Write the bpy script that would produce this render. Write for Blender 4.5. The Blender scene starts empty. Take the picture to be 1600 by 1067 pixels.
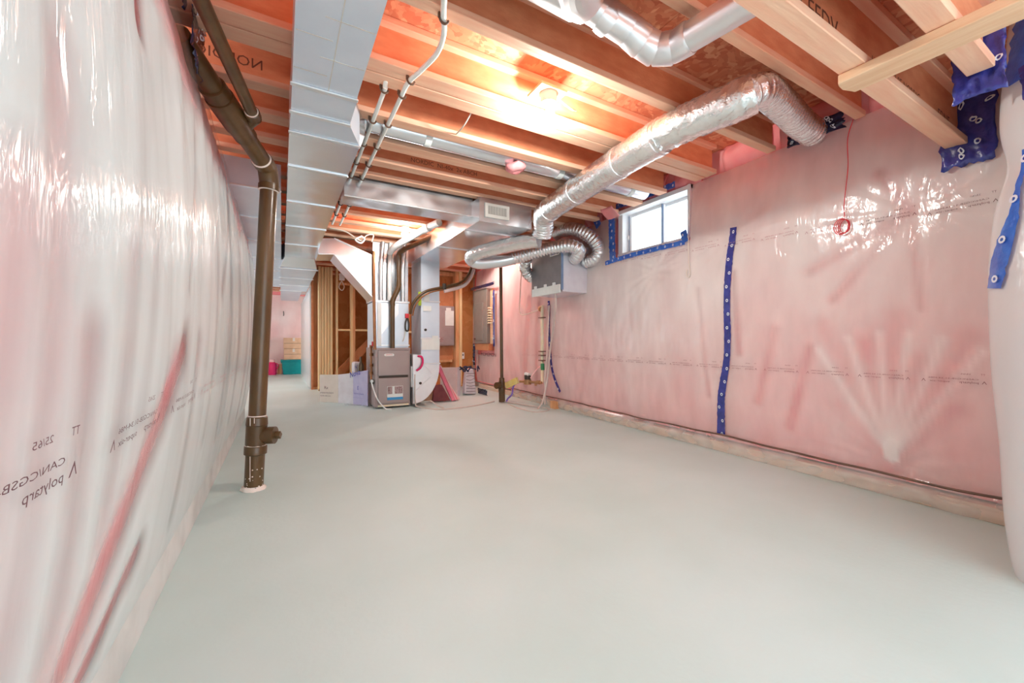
import bpy, bmesh, math, random
from mathutils import Vector, Matrix, noise
random.seed(7)
SC = bpy.context.scene
COL = SC.collection
# ------------------------------------------------------------------ camera
cam_d = bpy.data.cameras.new('camera'); cam = bpy.data.objects.new('camera', cam_d); COL.objects.link(cam)
cam_d.sensor_width = 36.0; cam_d.lens = 630.7 / 1600.0 * 36.0
cam_d.clip_start = 0.02
YAW = math.atan(360 / 630.7)
cam.location = (0, 0, 1.0)
cam.rotation_euler = (math.pi / 2, 0, -YAW)
SC.camera = cam
# ------------------------------------------------------------------ world, exposure
w = bpy.data.worlds.new('daylight'); SC.world = w; w.use_nodes = True
bg = w.node_tree.nodes['Background']
bg.inputs[0].default_value = (0.82, 0.95, 1.0, 1); bg.inputs[1].default_value = 2.3
SC.view_settings.view_transform = 'Standard'; SC.view_settings.look = 'None'
SC.view_settings.exposure = 0.70; SC.view_settings.gamma = 1.0
SC.view_settings.use_curve_mapping = False
SC.cycles.max_bounces = 14; SC.cycles.diffuse_bounces = 8; SC.cycles.transparent_max_bounces = 12; SC.cycles.caustics_reflective = False; SC.cycles.caustics_refractive = False
BULB_W = 36.0           # radiant watts of each bare bulb
# ------------------------------------------------------------------ materials
MATS = {}
def newmat(name):
    m = bpy.data.materials.new(name); m.use_nodes = True
    nt = m.node_tree; nt.nodes.clear()
    out = nt.nodes.new('ShaderNodeOutputMaterial')
    return m, nt, out
def N(nt, t, **kw):
    n = nt.nodes.new(t)
    for k, v in kw.items():
        if k.startswith('i_'):
            n.inputs[k[2:].replace('_', ' ')].default_value = v
        else: setattr(n, k, v)
    return n
def pm(name, c1, c2=None, rough=0.6, metal=0.0, scale=8.0, stretch=(1, 1, 1), bump=0.0, bscale=None, detail=4.0, spec=0.5, coat=0.0, rvar=0.0, lo=0.35, hi=0.65, dist=0.0):
    """principled surface with a noise mix of two colours and an optional fine relief"""
    m, nt, out = newmat(name)
    p = N(nt, 'ShaderNodeBsdfPrincipled'); nt.links.new(p.outputs[0], out.inputs[0])
    p.inputs['Roughness'].default_value = rough; p.inputs['Metallic'].default_value = metal
    p.inputs['Specular IOR Level'].default_value = spec; p.inputs['Coat Weight'].default_value = coat
    p.inputs['Coat Roughness'].default_value = 0.1
    tc = N(nt, 'ShaderNodeTexCoord'); mp = N(nt, 'ShaderNodeMapping'); mp.inputs['Scale'].default_value = stretch
    nt.links.new(tc.outputs['Object'], mp.inputs['Vector'])
    nz = N(nt, 'ShaderNodeTexNoise'); nz.inputs['Scale'].default_value = scale; nz.inputs['Detail'].default_value = detail
    nz.inputs['Distortion'].default_value = dist
    nt.links.new(mp.outputs[0], nz.inputs['Vector'])
    rp = N(nt, 'ShaderNodeValToRGB'); rp.color_ramp.elements[0].position = lo; rp.color_ramp.elements[1].position = hi
    c2 = c2 or c1
    rp.color_ramp.elements[0].color = (*c1, 1); rp.color_ramp.elements[1].color = (*c2, 1)
    nt.links.new(nz.outputs['Fac'], rp.inputs[0]); nt.links.new(rp.outputs[0], p.inputs['Base Color'])
    if rvar:
        mr = N(nt, 'ShaderNodeMapRange'); mr.inputs[3].default_value = rough - rvar; mr.inputs[4].default_value = rough + rvar
        nt.links.new(nz.outputs['Fac'], mr.inputs[0]); nt.links.new(mr.outputs[0], p.inputs['Roughness'])
    if bump:
        nb = N(nt, 'ShaderNodeTexNoise'); nb.inputs['Scale'].default_value = bscale or scale * 3; nb.inputs['Detail'].default_value = 3
        nt.links.new(mp.outputs[0], nb.inputs['Vector'])
        b = N(nt, 'ShaderNodeBump'); b.inputs['Strength'].default_value = bump; b.inputs['Distance'].default_value = 0.02
        nt.links.new(nb.outputs['Fac'], b.inputs['Height']); nt.links.new(b.outputs[0], p.inputs['Normal'])
    MATS[name] = m; return m
def osb(name, cols, scale=9.0, rough=0.75):
    m, nt, out = newmat(name)
    p = N(nt, 'ShaderNodeBsdfPrincipled'); nt.links.new(p.outputs[0], out.inputs[0]); p.inputs['Roughness'].default_value = rough
    tc = N(nt, 'ShaderNodeTexCoord'); mp = N(nt, 'ShaderNodeMapping'); mp.inputs['Scale'].default_value = (1, 1, 1)
    nt.links.new(tc.outputs['Object'], mp.inputs[0])
    nz = N(nt, 'ShaderNodeTexNoise'); nz.inputs['Scale'].default_value = 3.0
    nt.links.new(mp.outputs[0], nz.inputs[0])
    mx = N(nt, 'ShaderNodeVectorMath', operation='MULTIPLY_ADD'); mx.inputs[1].default_value = (.35, .35, .35)
    nt.links.new(nz.outputs['Color'], mx.inputs[0]); nt.links.new(mp.outputs[0], mx.inputs[2])
    v = N(nt, 'ShaderNodeTexVoronoi'); v.inputs['Scale'].default_value = scale; v.distance = 'MANHATTAN'
    nt.links.new(mx.outputs[0], v.inputs['Vector'])
    sp = N(nt, 'ShaderNodeSeparateColor'); nt.links.new(v.outputs['Color'], sp.inputs[0])
    rp = N(nt, 'ShaderNodeValToRGB'); e = rp.color_ramp.elements
    e[0].color = (*cols[0], 1); e[1].color = (*cols[-1], 1)
    for i, c in enumerate(cols[1:-1]): q = e.new((i + 1) / (len(cols) - 1)); q.color = (*c, 1)
    nt.links.new(sp.outputs[0], rp.inputs[0]); nt.links.new(rp.outputs[0], p.inputs['Base Color'])
    b = N(nt, 'ShaderNodeBump'); b.inputs['Strength'].default_value = .35; b.inputs['Distance'].default_value = .004
    nt.links.new(sp.outputs[1], b.inputs['Height']); nt.links.new(b.outputs[0], p.inputs['Normal'])
    MATS[name] = m; return m
def facing(nt, f0, f1):
    lw = N(nt, 'ShaderNodeLayerWeight'); lw.inputs[0].default_value = .5
    pw = N(nt, 'ShaderNodeMath', operation='POWER'); pw.inputs[1].default_value = 4.0; nt.links.new(lw.outputs['Facing'], pw.inputs[0])
    ma = N(nt, 'ShaderNodeMath', operation='MULTIPLY_ADD', use_clamp=True); ma.inputs[1].default_value = f1; ma.inputs[2].default_value = f0; nt.links.new(pw.outputs[0], ma.inputs[0]); return ma
def sheetmat(name, lo, hi, tint=(.86, .88, .87), rough=.16, gloss=.8, bs=(1, 1.5, .6), bst=.5, tlw=.2):
    """thin polyethylene: clear film, milky in proportion to the stand-off stored per vertex in 'gap'"""
    m, nt, out = newmat(name)
    at = N(nt, 'ShaderNodeAttribute', attribute_name='gap')
    tc = N(nt, 'ShaderNodeTexCoord')
    nz = N(nt, 'ShaderNodeTexNoise'); nz.inputs['Scale'].default_value = 2.2; nz.inputs['Detail'].default_value = 5
    mp = N(nt, 'ShaderNodeMapping'); mp.inputs['Scale'].default_value = (1, 1.6, .55)
    nt.links.new(tc.outputs['Object'], mp.inputs[0]); nt.links.new(mp.outputs[0], nz.inputs[0])
    ad = N(nt, 'ShaderNodeMath', operation='MULTIPLY_ADD'); ad.inputs[1].default_value = .7; ad.inputs[2].default_value = -.35
    nt.links.new(nz.outputs['Fac'], ad.inputs[0])
    a2 = N(nt, 'ShaderNodeMath', operation='ADD'); nt.links.new(at.outputs['Fac'], a2.inputs[0]); nt.links.new(ad.outputs[0], a2.inputs[1])
    mr = N(nt, 'ShaderNodeMapRange'); mr.inputs[3].default_value = lo; mr.inputs[4].default_value = hi
    nt.links.new(a2.outputs[0], mr.inputs[0])
    tr = N(nt, 'ShaderNodeBsdfTransparent'); df = N(nt, 'ShaderNodeBsdfDiffuse'); df.inputs[0].default_value = (*tint, 1)
    tl = N(nt, 'ShaderNodeBsdfTranslucent'); tl.inputs[0].default_value = (*tint, 1); hz = N(nt, 'ShaderNodeMixShader'); hz.inputs[0].default_value = tlw; nt.links.new(df.outputs[0], hz.inputs[1]); nt.links.new(tl.outputs[0], hz.inputs[2])
    mx = N(nt, 'ShaderNodeMixShader'); nt.links.new(mr.outputs[0], mx.inputs[0]); nt.links.new(tr.outputs[0], mx.inputs[1]); nt.links.new(hz.outputs[0], mx.inputs[2])
    gl = N(nt, 'ShaderNodeBsdfGlossy'); gl.inputs['Roughness'].default_value = rough; gl.inputs[0].default_value = (1, 1, 1, 1)
    fr = facing(nt, .05, .55)
    nb = N(nt, 'ShaderNodeTexNoise'); nb.inputs['Scale'].default_value = 9; nb.inputs['Detail'].default_value = 3; nb.inputs['Distortion'].default_value = 1.2
    mp2 = N(nt, 'ShaderNodeMapping'); mp2.inputs['Scale'].default_value = bs; nt.links.new(tc.outputs['Object'], mp2.inputs[0]); nt.links.new(mp2.outputs[0], nb.inputs[0])
    bp = N(nt, 'ShaderNodeBump'); bp.inputs['Strength'].default_value = bst; bp.inputs['Distance'].default_value = .012
    nt.links.new(nb.outputs['Fac'], bp.inputs['Height'])
    nt.links.new(bp.outputs[0], gl.inputs['Normal'])
    fk = N(nt, 'ShaderNodeMath', operation='MULTIPLY', use_clamp=True); fk.inputs[1].default_value = gloss; nt.links.new(fr.outputs[0], fk.inputs[0])
    m2 = N(nt, 'ShaderNodeMixShader'); nt.links.new(fk.outputs[0], m2.inputs[0]); nt.links.new(mx.outputs[0], m2.inputs[1]); nt.links.new(gl.outputs[0], m2.inputs[2])
    nt.links.new(m2.outputs[0], out.inputs[0]); MATS[name] = m; return m
def glassmat(name, tint=(1, 1, 1), k=.08):
    m, nt, out = newmat(name)
    tr = N(nt, 'ShaderNodeBsdfTransparent'); tr.inputs[0].default_value = (*tint, 1); gl = N(nt, 'ShaderNodeBsdfGlossy'); gl.inputs['Roughness'].default_value = .03
    fr = facing(nt, .04, .5)
    mx = N(nt, 'ShaderNodeMixShader'); nt.links.new(fr.outputs[0], mx.inputs[0])
    nt.links.new(tr.outputs[0], mx.inputs[1]); nt.links.new(gl.outputs[0], mx.inputs[2]); nt.links.new(mx.outputs[0], out.inputs[0])
    MATS[name] = m; return m
def emit(name, c, s):
    m, nt, out = newmat(name); e = N(nt, 'ShaderNodeEmission'); e.inputs[0].default_value = (*c, 1); e.inputs[1].default_value = s
    nt.links.new(e.outputs[0], out.inputs[0]); MATS[name] = m; return m
pm('floor_paint', (.57, .70, .68), (.63, .755, .745), rough=.55, scale=1.3, detail=8, bump=.05, bscale=40)
pm('batt', (.93, .31, .33), (.96, .45, .45), rough=.95, scale=3, bump=.5, bscale=9, spec=.1)
pm('concrete', (.62, .62, .60), (.74, .74, .72), rough=.8, scale=6, bump=.15)
pm('web', (.71, .245, .115), (.81, .33, .165), rough=.72, scale=10, stretch=(.6, 1, 1.6), bump=.1, bscale=60, detail=6)
pm('flange', (.86, .45, .295), (.91, .56, .38), rough=.65, scale=5, stretch=(.5, 6, 6), bump=.08, bscale=12)
pm('stud', (.66, .30, .13), (.80, .46, .24), rough=.65, scale=4, stretch=(5, 5, .5), bump=.08)
pm('pale_stud', (.86, .60, .30), (.92, .70, .40), rough=.65, scale=4, stretch=(5, 5, .5), bump=.08)
pm('board_wood', (.78, .46, .27), (.86, .57, .36), rough=.65, scale=6, stretch=(6, .5, 6), bump=.08)
pm('plate_wood', (.66, .48, .36), (.76, .60, .48), rough=.7, scale=6, stretch=(6, .5, 6), bump=.1)
osb('subfloor', [(.58, .15, .075), (.68, .22, .11), (.78, .33, .18), (.62, .18, .09), (.84, .42, .24)], 24)
osb('brown_osb', [(.55, .21, .06), (.62, .26, .08), (.66, .30, .11)], 7)
osb('orange_osb', [(.62, .25, .11), (.68, .30, .14), (.60, .23, .10)], 9)
pm('galv', (.80, .83, .88), (.86, .88, .92), rough=.25, metal=.9, scale=3, rvar=.04, bump=.018, bscale=2.2, detail=2)
pm('galv_flat', (.70, .78, .88), (.76, .83, .92), rough=.40, metal=.45, scale=4, rvar=.05, bump=.03, bscale=3)
pm('galv_edge', (.86, .87, .90), (.92, .93, .95), rough=.35, metal=.85, scale=6)
pm('foil', (.86, .86, .86), (.95, .95, .95), rough=.24, metal=.95, scale=12, bump=.45, bscale=26, dist=1.2)
pm('foil_fine', (.84, .84, .86), (.94, .94, .95), rough=.27, metal=.9, scale=20, bump=.3, bscale=60)
pm('abs', (.085, .040, .012), (.135, .068, .022), rough=.32, scale=6, stretch=(2, 2, .6), coat=.08)
pm('paint_splat', (.80, .66, .58), (.9, .8, .74), rough=.7)
pm('pex', (.86, .86, .80), (.90, .90, .86), rough=.4)
pm('clip', (.10, .05, .03), (.15, .08, .05), rough=.5)
pm('white_plastic', (.85, .86, .86), (.9, .9, .9), rough=.4)
pm('white_frame', (.88, .89, .92), (.92, .93, .95), rough=.35)
pm('grey_track', (.16, .24, .40), (.22, .30, .46), rough=.4)
pm('furnace', (.37, .285, .275), (.40, .315, .30), rough=.42, metal=.25, scale=3)
pm('dark_slot', (.05, .035, .025), rough=.6)
pm('panel_grey', (.30, .265, .235), (.33, .29, .255), rough=.45, metal=.2)
pm('panel_mauve', (.36, .29, .29), (.40, .33, .33), rough=.4, metal=.3)
pm('hrv_dark', (.22, .20, .21), (.26, .235, .24), rough=.5, metal=.3)
pm('hrv_side', (.72, .70, .78), (.78, .77, .84), rough=.3, metal=.2)
pm('tape_blue', (.028, .035, .22), (.045, .055, .33), rough=.22, coat=.4, scale=14, bump=.3, bscale=30)
pm('tape_bright', (.02, .10, .52), (.04, .18, .68), rough=.22, coat=.4, scale=14, bump=.3, bscale=30)
pm('tape_dark', (.012, .010, .030), (.03, .03, .10), rough=.2, coat=.5, scale=14, bump=.5, bscale=30)
pm('tape_logo', (.72, .76, .88), (.82, .85, .93), rough=.4)
pm('ink', (.10, .045, .055), (.16, .08, .09), rough=.8)
pm('ink_faded', (.42, .25, .27), (.5, .33, .35), rough=.8)
pm('ink_wood', (.16, .05, .025), (.2, .07, .04), rough=.8)
pm('ink_black', (.015, .013, .02), rough=.7)
pm('ink_blue', (.03, .05, .42), rough=.6)
pm('teal', (.0, .26, .27), (.0, .30, .31), rough=.35)
pm('carton', (.70, .43, .27), (.76, .50, .33), rough=.8)
pm('magenta', (.75, .015, .14), (.82, .03, .18), rough=.4)
pm('dark_red', (.20, .025, .035), (.28, .05, .05), rough=.6)
pm('board_white', (.72, .68, .72), (.80, .77, .82), rough=.55)
pm('board_cream', (.74, .66, .58), (.79, .71, .64), rough=.55)
pm('board_lilac', (.50, .46, .70), (.58, .54, .76), rough=.5)
pm('board_pinkgrey', (.66, .53, .52), (.72, .60, .59), rough=.6)
pm('foam_pink', (.88, .16, .26), (.92, .26, .34), rough=.7)
pm('foam_edge', (.90, .55, .55), (.94, .66, .64), rough=.7)
pm('copper', (.30, .12, .05), (.40, .18, .08), rough=.4, metal=.6)
pm('brass', (.42, .22, .10), (.5, .28, .13), rough=.45, metal=.5)
pm('yellow', (.86, .68, .20), (.90, .76, .34), rough=.5)
pm('cream_pipe', (.86, .74, .50), (.9, .8, .6), rough=.5)
pm('green', (.03, .22, .08), rough=.5)
pm('red', (.70, .03, .05), (.78, .06, .08), rough=.45)
pm('blue_line', (.16, .10, .50), (.22, .15, .6), rough=.4)
pm('hose', (.66, .55, .50), (.72, .62, .57), rough=.5)
pm('sticker', (.82, .84, .82), (.88, .9, .88), rough=.5)
pm('sticker_blue', (.04, .30, .62), rough=.5)
pm('sticker_dark', (.22, .12, .12), (.5, .36, .36), rough=.5, scale=60)
pm('lime', (.55, .72, .05), rough=.5)
pm('grille', (.62, .60, .56), (.68, .66, .62), rough=.45)
pm('grille_dark', (.06, .055, .05), rough=.6)
pm('porcelain', (.85, .84, .80), rough=.3)
pm('wire', (.80, .72, .62), rough=.5)
sheetmat('poly_left', .06, .985, tint=(.80, .86, .855), rough=.17, gloss=.8, bs=(1, 2.6, .6), bst=.6, tlw=.07)
sheetmat('poly_right', .30, .97, tint=(.94, .935, .91), rough=.18, gloss=.8)
sheetmat('poly_near', .85, 1.0, tint=(.78, .79, .80))
sheetmat('poly_clear', .15, .45)
glassmat('pane')
BR = .042
for nm_, k_ in (('bulb_glow', 1.0), ('bulb_glow_bright', 1.35), ('bulb_glow_soft', .62)): emit(nm_, (1.0, .99, .93), k_ * BULB_W / (math.pi * 4 * math.pi * BR * BR))
# ------------------------------------------------------------------ mesh helpers
def tag(o, label=None, cat=None, group=None, kind=None):
    if label: o['label'] = label
    if cat: o['category'] = cat
    if group: o['group'] = group
    if kind: o['kind'] = kind
    return o
def empty(name, loc, label=None, cat=None, group=None, kind=None, parent=None):
    o = bpy.data.objects.new(name, None); COL.objects.link(o); o.empty_display_size = .05
    o.location = loc
    if parent is not None: o.parent = parent; o.location = Vector(loc) - wloc(parent)
    return tag(o, label, cat, group, kind)
def wloc(o):
    v = Vector(o.location)
    while o.parent: o = o.parent; v += Vector(o.location)
    return v
class MB:
    def __init__(s): s.v = []; s.f = []; s.gap = None
    def add(s, vs, fs):
        b = len(s.v); s.v += [Vector(q) for q in vs]; s.f += [tuple(i + b for i in q) for q in fs]; return s
    def box(s, x0, x1, y0, y1, z0, z1):
        return s.add([(x0, y0, z0), (x1, y0, z0), (x1, y1, z0), (x0, y1, z0), (x0, y0, z1), (x1, y0, z1), (x1, y1, z1), (x0, y1, z1)],
                     [(0, 3, 2, 1), (4, 5, 6, 7), (0, 1, 5, 4), (1, 2, 6, 5), (2, 3, 7, 6), (3, 0, 4, 7)])
    def hexa(s, p):   # eight corners, bottom ring then top ring
        return s.add(p, [(0, 3, 2, 1), (4, 5, 6, 7), (0, 1, 5, 4), (1, 2, 6, 5), (2, 3, 7, 6), (3, 0, 4, 7)])
    def bar(s, a, b, wd, ht, up=(0, 0, 1)):   # rectangular bar from a to b
        a = Vector(a); b = Vector(b); d = (b - a).normalized(); u = Vector(up); r = d.cross(u).normalized(); u = r.cross(d).normalized()
        r *= wd / 2; u *= ht / 2
        return s.hexa([a - r - u, a + r - u, b + r - u, b - r - u, a - r + u, a + r + u, b + r + u, b - r + u])
    def prism(s, poly, off):
        off = Vector(off); n = len(poly); p = [Vector(q) for q in poly]
        return s.add(p + [q + off for q in p], [tuple(range(n))[::-1], tuple(range(n, 2 * n))] + [(i, (i + 1) % n, n + (i + 1) % n, n + i) for i in range(n)])
    def tube(s, pts, r, n=16, caps=True, rf=None, crinkle=0.0, squash=1.0):
        P = [Vector(q) for q in pts]; m = len(P); rings = []; up = None
        for i in range(m):
            t = (P[min(i + 1, m - 1)] - P[max(i - 1, 0)]).normalized()
            if up is None:
                up = Vector((0, 0, 1)) if abs(t.z) < .9 else Vector((0, 1, 0))
            side = t.cross(up).normalized(); up = side.cross(t).normalized()
            rr = r[i] if isinstance(r, (list, tuple)) else r
            if rf: rr = rf(i, rr)
            ring = []
            for k in range(n):
                a = 2 * math.pi * k / n; q = rr
                if crinkle: q *= 1 + crinkle * noise.noise(Vector((k * 1.9, i * .8, rr * 40)))
                ring.append(P[i] + side * (math.cos(a) * q) + up * (math.sin(a) * q * squash))
            rings.append(ring)
        vs = [q for g in rings for q in g]; fs = []
        for i in range(m - 1):
            for k in range(n):
                fs.append((i * n + k, i * n + (k + 1) % n, (i + 1) * n + (k + 1) % n, (i + 1) * n + k))
        if caps: fs += [tuple(range(n))[::-1], tuple((m - 1) * n + k for k in range(n))]
        return s.add(vs, fs)
    def cyl(s, a, b, r, n=16, r2=None): return s.tube([a, b], [r, r if r2 is None else r2], n)
    def sphere(s, c, r, n=14, sz=1.0):
        c = Vector(c); vs = []; fs = []; m = n // 2 + 1
        for i in range(m + 1):
            th = math.pi * i / m
            for k in range(n):
                a = 2 * math.pi * k / n
                vs.append(c + Vector((math.cos(a) * math.sin(th) * r, math.sin(a) * math.sin(th) * r, -math.cos(th) * r * sz)))
        for i in range(m):
            for k in range(n): fs.append((i * n + k, i * n + (k + 1) % n, (i + 1) * n + (k + 1) % n, (i + 1) * n + k))
        return s.add(vs, fs)
    def grid(s, fn, us, vs_, skip=None):   # fn(u, v) -> point, or (point, gap)
        nu, nv = len(us), len(vs_); pts = []; g = []
        for v in vs_:
            for u in us:
                q = fn(u, v)
                if isinstance(q[1], (int, float)) and len(q) == 2: pts.append(q[0]); g.append(q[1])
                else: pts.append(q)
        fs = []
        for j in range(nv - 1):
            for i in range(nu - 1):
                if skip and skip((us[i] + us[i + 1]) / 2, (vs_[j] + vs_[j + 1]) / 2): continue
                fs.append((j * nu + i, j * nu + i + 1, (j + 1) * nu + i + 1, (j + 1) * nu + i))
        s.add(pts, fs)
        if g: s.gap = g
        return s
    def build(s, name, mat, parent=None, smooth=False, bevel=0.0, label=None, cat=None, group=None, kind=None, ang=40, segs=2, solid=0.0):
        if parent is not None: base = wloc(parent)
        else:
            xs = [q.x for q in s.v]; ys = [q.y for q in s.v]; zs = [q.z for q in s.v]
            base = Vector(((min(xs) + max(xs)) / 2, (min(ys) + max(ys)) / 2, min(zs)))
        me = bpy.data.meshes.new(name); me.from_pydata([tuple(q - base) for q in s.v], [], s.f)
        bm = bmesh.new(); bm.from_mesh(me); bmesh.ops.recalc_face_normals(bm, faces=bm.faces) if not s.gap else None; bm.to_mesh(me); bm.free()
        me.materials.append(MATS[mat] if isinstance(mat, str) else mat)
        if s.gap:
            at = me.attributes.new('gap', 'FLOAT', 'POINT'); at.data.foreach_set('value', s.gap)
        if smooth:
            me.polygons.foreach_set('use_smooth', [True] * len(me.polygons))
            if ang < 180: me.set_sharp_from_angle(angle=math.radians(ang))
        o = bpy.data.objects.new(name, me); COL.objects.link(o)
        if parent is not None: o.parent = parent
        else: o.location = base
        if bevel:
            b = o.modifiers.new('bevel', 'BEVEL'); b.width = bevel; b.segments = segs; b.limit_method = 'ANGLE'; b.angle_limit = math.radians(40)
        if solid:
            b = o.modifiers.new('thick', 'SOLIDIFY'); b.thickness = solid; b.offset = 0
        return tag(o, label, cat, group, kind)
def lin(a, b, n): return [a + (b - a) * i / (n - 1) for i in range(n)]
def spline(pts, per=8):
    P = [Vector(p) for p in pts]; P = [P[0] * 2 - P[1]] + P + [P[-1] * 2 - P[-2]]; out = []
    for i in range(1, len(P) - 2):
        a, b, c, d = P[i - 1], P[i], P[i + 1], P[i + 2]
        for k in range(per):
            t = k / per
            out.append(.5 * ((2 * b) + (c - a) * t + (2 * a - 5 * b + 4 * c - d) * t * t + (3 * b - a - 3 * c + d) * t ** 3))
    out.append(P[-2]); return out
def resample(P, step):
    out = [P[0].copy()]; acc = 0
    for a, b in zip(P, P[1:]):
        L = (b - a).length
        if L < 1e-9: continue
        t = step - acc
        while t <= L: out.append(a + (b - a) * (t / L)); t += step
        acc = (acc + L) % step if L + acc >= step else acc + L
    return out
_tc = {}
def text_geo(body, size=1.0):
    k = body
    if k not in _tc:
        cu = bpy.data.curves.new('t', 'FONT'); cu.body = body; cu.size = 1.0; cu.resolution_u = 2
        o = bpy.data.objects.new('t', cu); COL.objects.link(o)
        dg = bpy.context.evaluated_depsgraph_get(); me = o.evaluated_get(dg).to_mesh()
        V = [(q.co.x, q.co.y) for q in me.vertices]; Fc = [tuple(p.vertices) for p in me.polygons]
        o.evaluated_get(dg).to_mesh_clear(); bpy.data.objects.remove(o); bpy.data.curves.remove(cu)
        x0 = min(q[0] for q in V); x1 = max(q[0] for q in V)
        _tc[k] = ([(x - x0, y) for x, y in V], Fc, x1 - x0)
    V, Fc, W = _tc[k]
    return [(x * size, y * size) for x, y in V], Fc, W * size
def text_on(body, size, mat, parent, fn, name='lettering', width=None):
    """flat print: fn(u, v) places the text's own coordinates on a surface"""
    V, Fc, W = text_geo(body, size); sx = (width / W) if width else 1
    m = MB(); m.add([fn(x * sx, y) for x, y in V], Fc)
    return m.build(name, mat, parent, kind='stuff')
def plane_fn(o, u, v):
    o = Vector(o); u = Vector(u); v = Vector(v)
    return lambda a, b: o + u * a + v * b
def sm(a, b, x):
    t = max(0, min(1, (x - a) / (b - a))); return t * t * (3 - 2 * t)
def nz(*p): return noise.noise(Vector(p))
def segd(y, z, s):
    (y0, z0), (y1, z1) = s[0], s[1]; dy, dz = y1 - y0, z1 - z0; L = dy * dy + dz * dz
    t = max(0, min(1, ((y - y0) * dy + (z - z0) * dz) / L)); return math.hypot(y - y0 - t * dy, z - z0 - t * dz)
# ------------------------------------------------------------------ room dimensions (metres)
JZ = 2.52; SUB = 2.785          # underside of joists, underside of subfloor
def XW(y): return 3.40 + .045 * y          # finished line of the right wall
XL0 = -.42
# ================================================================== THE SETTING
MB().box(-3.0, 4.4, -1.6, 14.8, -.12, 0).build('floor', 'floor_paint', kind='structure', label='pale painted concrete basement floor')
# ---- left wall: batts, concrete footing strip, film
VAL = [((.74, .62), (.78, 1.2), .045, .55), ((.86, .45), (.90, 1.45), .035, .38), ((1.03, .3), (1.05, 1.0), .035, .5), ((1.86, .98), (1.16, .36), .045, 1.0),
       ((1.60, .37), (1.24, .20), .03, 1.0), ((1.2, .25), (1.24, 1.2), .03, .35), ((2.1, .3), (2.2, 1.0), .03, .35), ((.66, .25), (.7, .6), .04, .3), ((2.6, .5), (2.7, 1.6), .03, .3),
       ((3.2, .4), (3.3, 1.5), .03, .3), ((4.0, .4), (4.1, 1.9), .05, .4), ((4.9, .3), (5.0, 1.6), .05, .5), ((5.5, .3), (5.6, 1.9), .06, .5),
       ((1.42, 2.02), (1.36, 1.80), .018, 1.0), ((1.36, .5), (1.45, 1.3), .03, .3), ((1.9, 1.2), (2.2, 1.9), .02, .4), ((2.9, 1.3), (3.5, 2.1), .03, .4)]
def profL(z):
    t = max(0, min(1, (z - .13) / 2.36)); return math.sin(math.pi * t) ** (.8 if t < .5 else .55)
def leftsheet(y, z):
    val = 0
    for a, b, wd, st in VAL:
        d = segd(y, z, (a, b)) / (wd * 1.7)
        if d < 3: val = max(val, st * math.exp(-d * d * .7))
    top = sm(1.92, 2.14, z + .16 * nz(y * 1.3, 3, 1))       # drawn tight to the batts along the top
    pr = profL(z)
    x = XL0 + .125 * pr
    drape = .010 * nz(y * 3.2 + .4 * z, z * .5, 2) * pr + .006 * nz(y * 7, z * .7, 5) * pr
    fine = .002 * nz(y * 26, z * 1.6, 9) * pr
    diag = .008 * nz((y - z * .55) * 7, (y + z) * .8, 2) * sm(1.2, 2.0, z)
    x += drape + fine + diag - .010 * val
    gap = max(0, min(1, 1.05 - 1.05 * val - .95 * top + 12 * drape))
    return Vector((x, y, z)), gap
def leftbatt(y, z): p = leftsheet(y, z)[0]; return Vector((p.x - .022 + .012 * nz(y * 2, z * 2, 7), y, z))
YL1 = 6.25
m = MB().grid(leftbatt, lin(-1.4, YL1 - .05, 260), lin(.10, 2.52, 90)); m.build('wall_left', 'batt', smooth=True, ang=180, kind='structure', label='pink insulation batts of the left basement wall')
m = MB().grid(leftsheet, lin(-1.3, YL1, 330), lin(.12, 2.46, 130)); sheetL = m.build('vapour_barrier', 'poly_left', smooth=True, ang=180, label='milky plastic vapour barrier billowing over the long left wall', cat='plastic sheet')
def cornsheet(s, z):     # the film turns the corner behind the drain pipe
    pr = profL(z); a = min(s, .25) / .25 * math.pi / 2; r = .12
    x = XL0 + .125 * pr - r + r * math.cos(a) - max(0, s - .25); y = YL1 + r * math.sin(a) + .03 * nz(s * 4, z * 2, 1)
    return Vector((x, y, z)), max(0, min(1, .8 + .4 * nz(s * 5, z, 4)))
MB().grid(cornsheet, lin(0, 2.4, 40), lin(.12, 2.5, 40)).build('vapour_barrier_corner', 'poly_left', smooth=True, ang=180, parent=sheetL)
MB().box(-2.75, XL0 - .06, YL1 - .1, YL1 + .02, .0, 2.52).build('wall_left_return', 'batt', kind='structure', label='pink insulated return of the left wall')
MB().box(XL0 - .1, XL0 + .005, -1.4, YL1 + .05, 0, .16).build('baseboard_left', 'concrete', bevel=.004, kind='structure', label='bare pale footing strip below the left plastic sheet')
# ---- right wall
WY0, WY1, WZ0, WZ1 = 2.58, 3.60, 2.02, 2.555
def inwin(y, z, p=0): return WY0 - p < y < WY1 + p and WZ0 - p < z < 2.7
STAR = [(2.16, 1.93, .55), (.95, 1.80, .6), (3.0, 1.75, .35), (1.05, .22, .6), (4.4, 1.9, .3)]
FAN = [((1.05, .2), (1.05 + math.sin(a) * l, .2 + math.cos(a) * l), .055, .36) for a, l in ((-.62, .5), (-.42, .9), (-.2, .7), (-.05, .95), (.16, .8), (.38, 1.0), (.66, .45))]
FAN += [((1.9, .5), (1.75, 1.1), .03, .5), ((1.65, .35), (1.5, .95), .03, .6), ((2.05, .9), (2.1, 1.6), .025, .6), ((2.35, .5), (2.45, 1.5), .02, .4), ((.95, 1.8), (1.5, 1.52), .035, .6), ((.95, 1.8), (1.35, 1.3), .03, .5),
        ((.95, 1.8), (.9, 1.2), .02, .4), ((.95, 1.8), (1.1, 2.1), .03, .7), ((5.9, .3), (5.7, 1.7), .06, .7), ((5.5, .4), (5.4, 1.6), .05, .4)]
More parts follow.
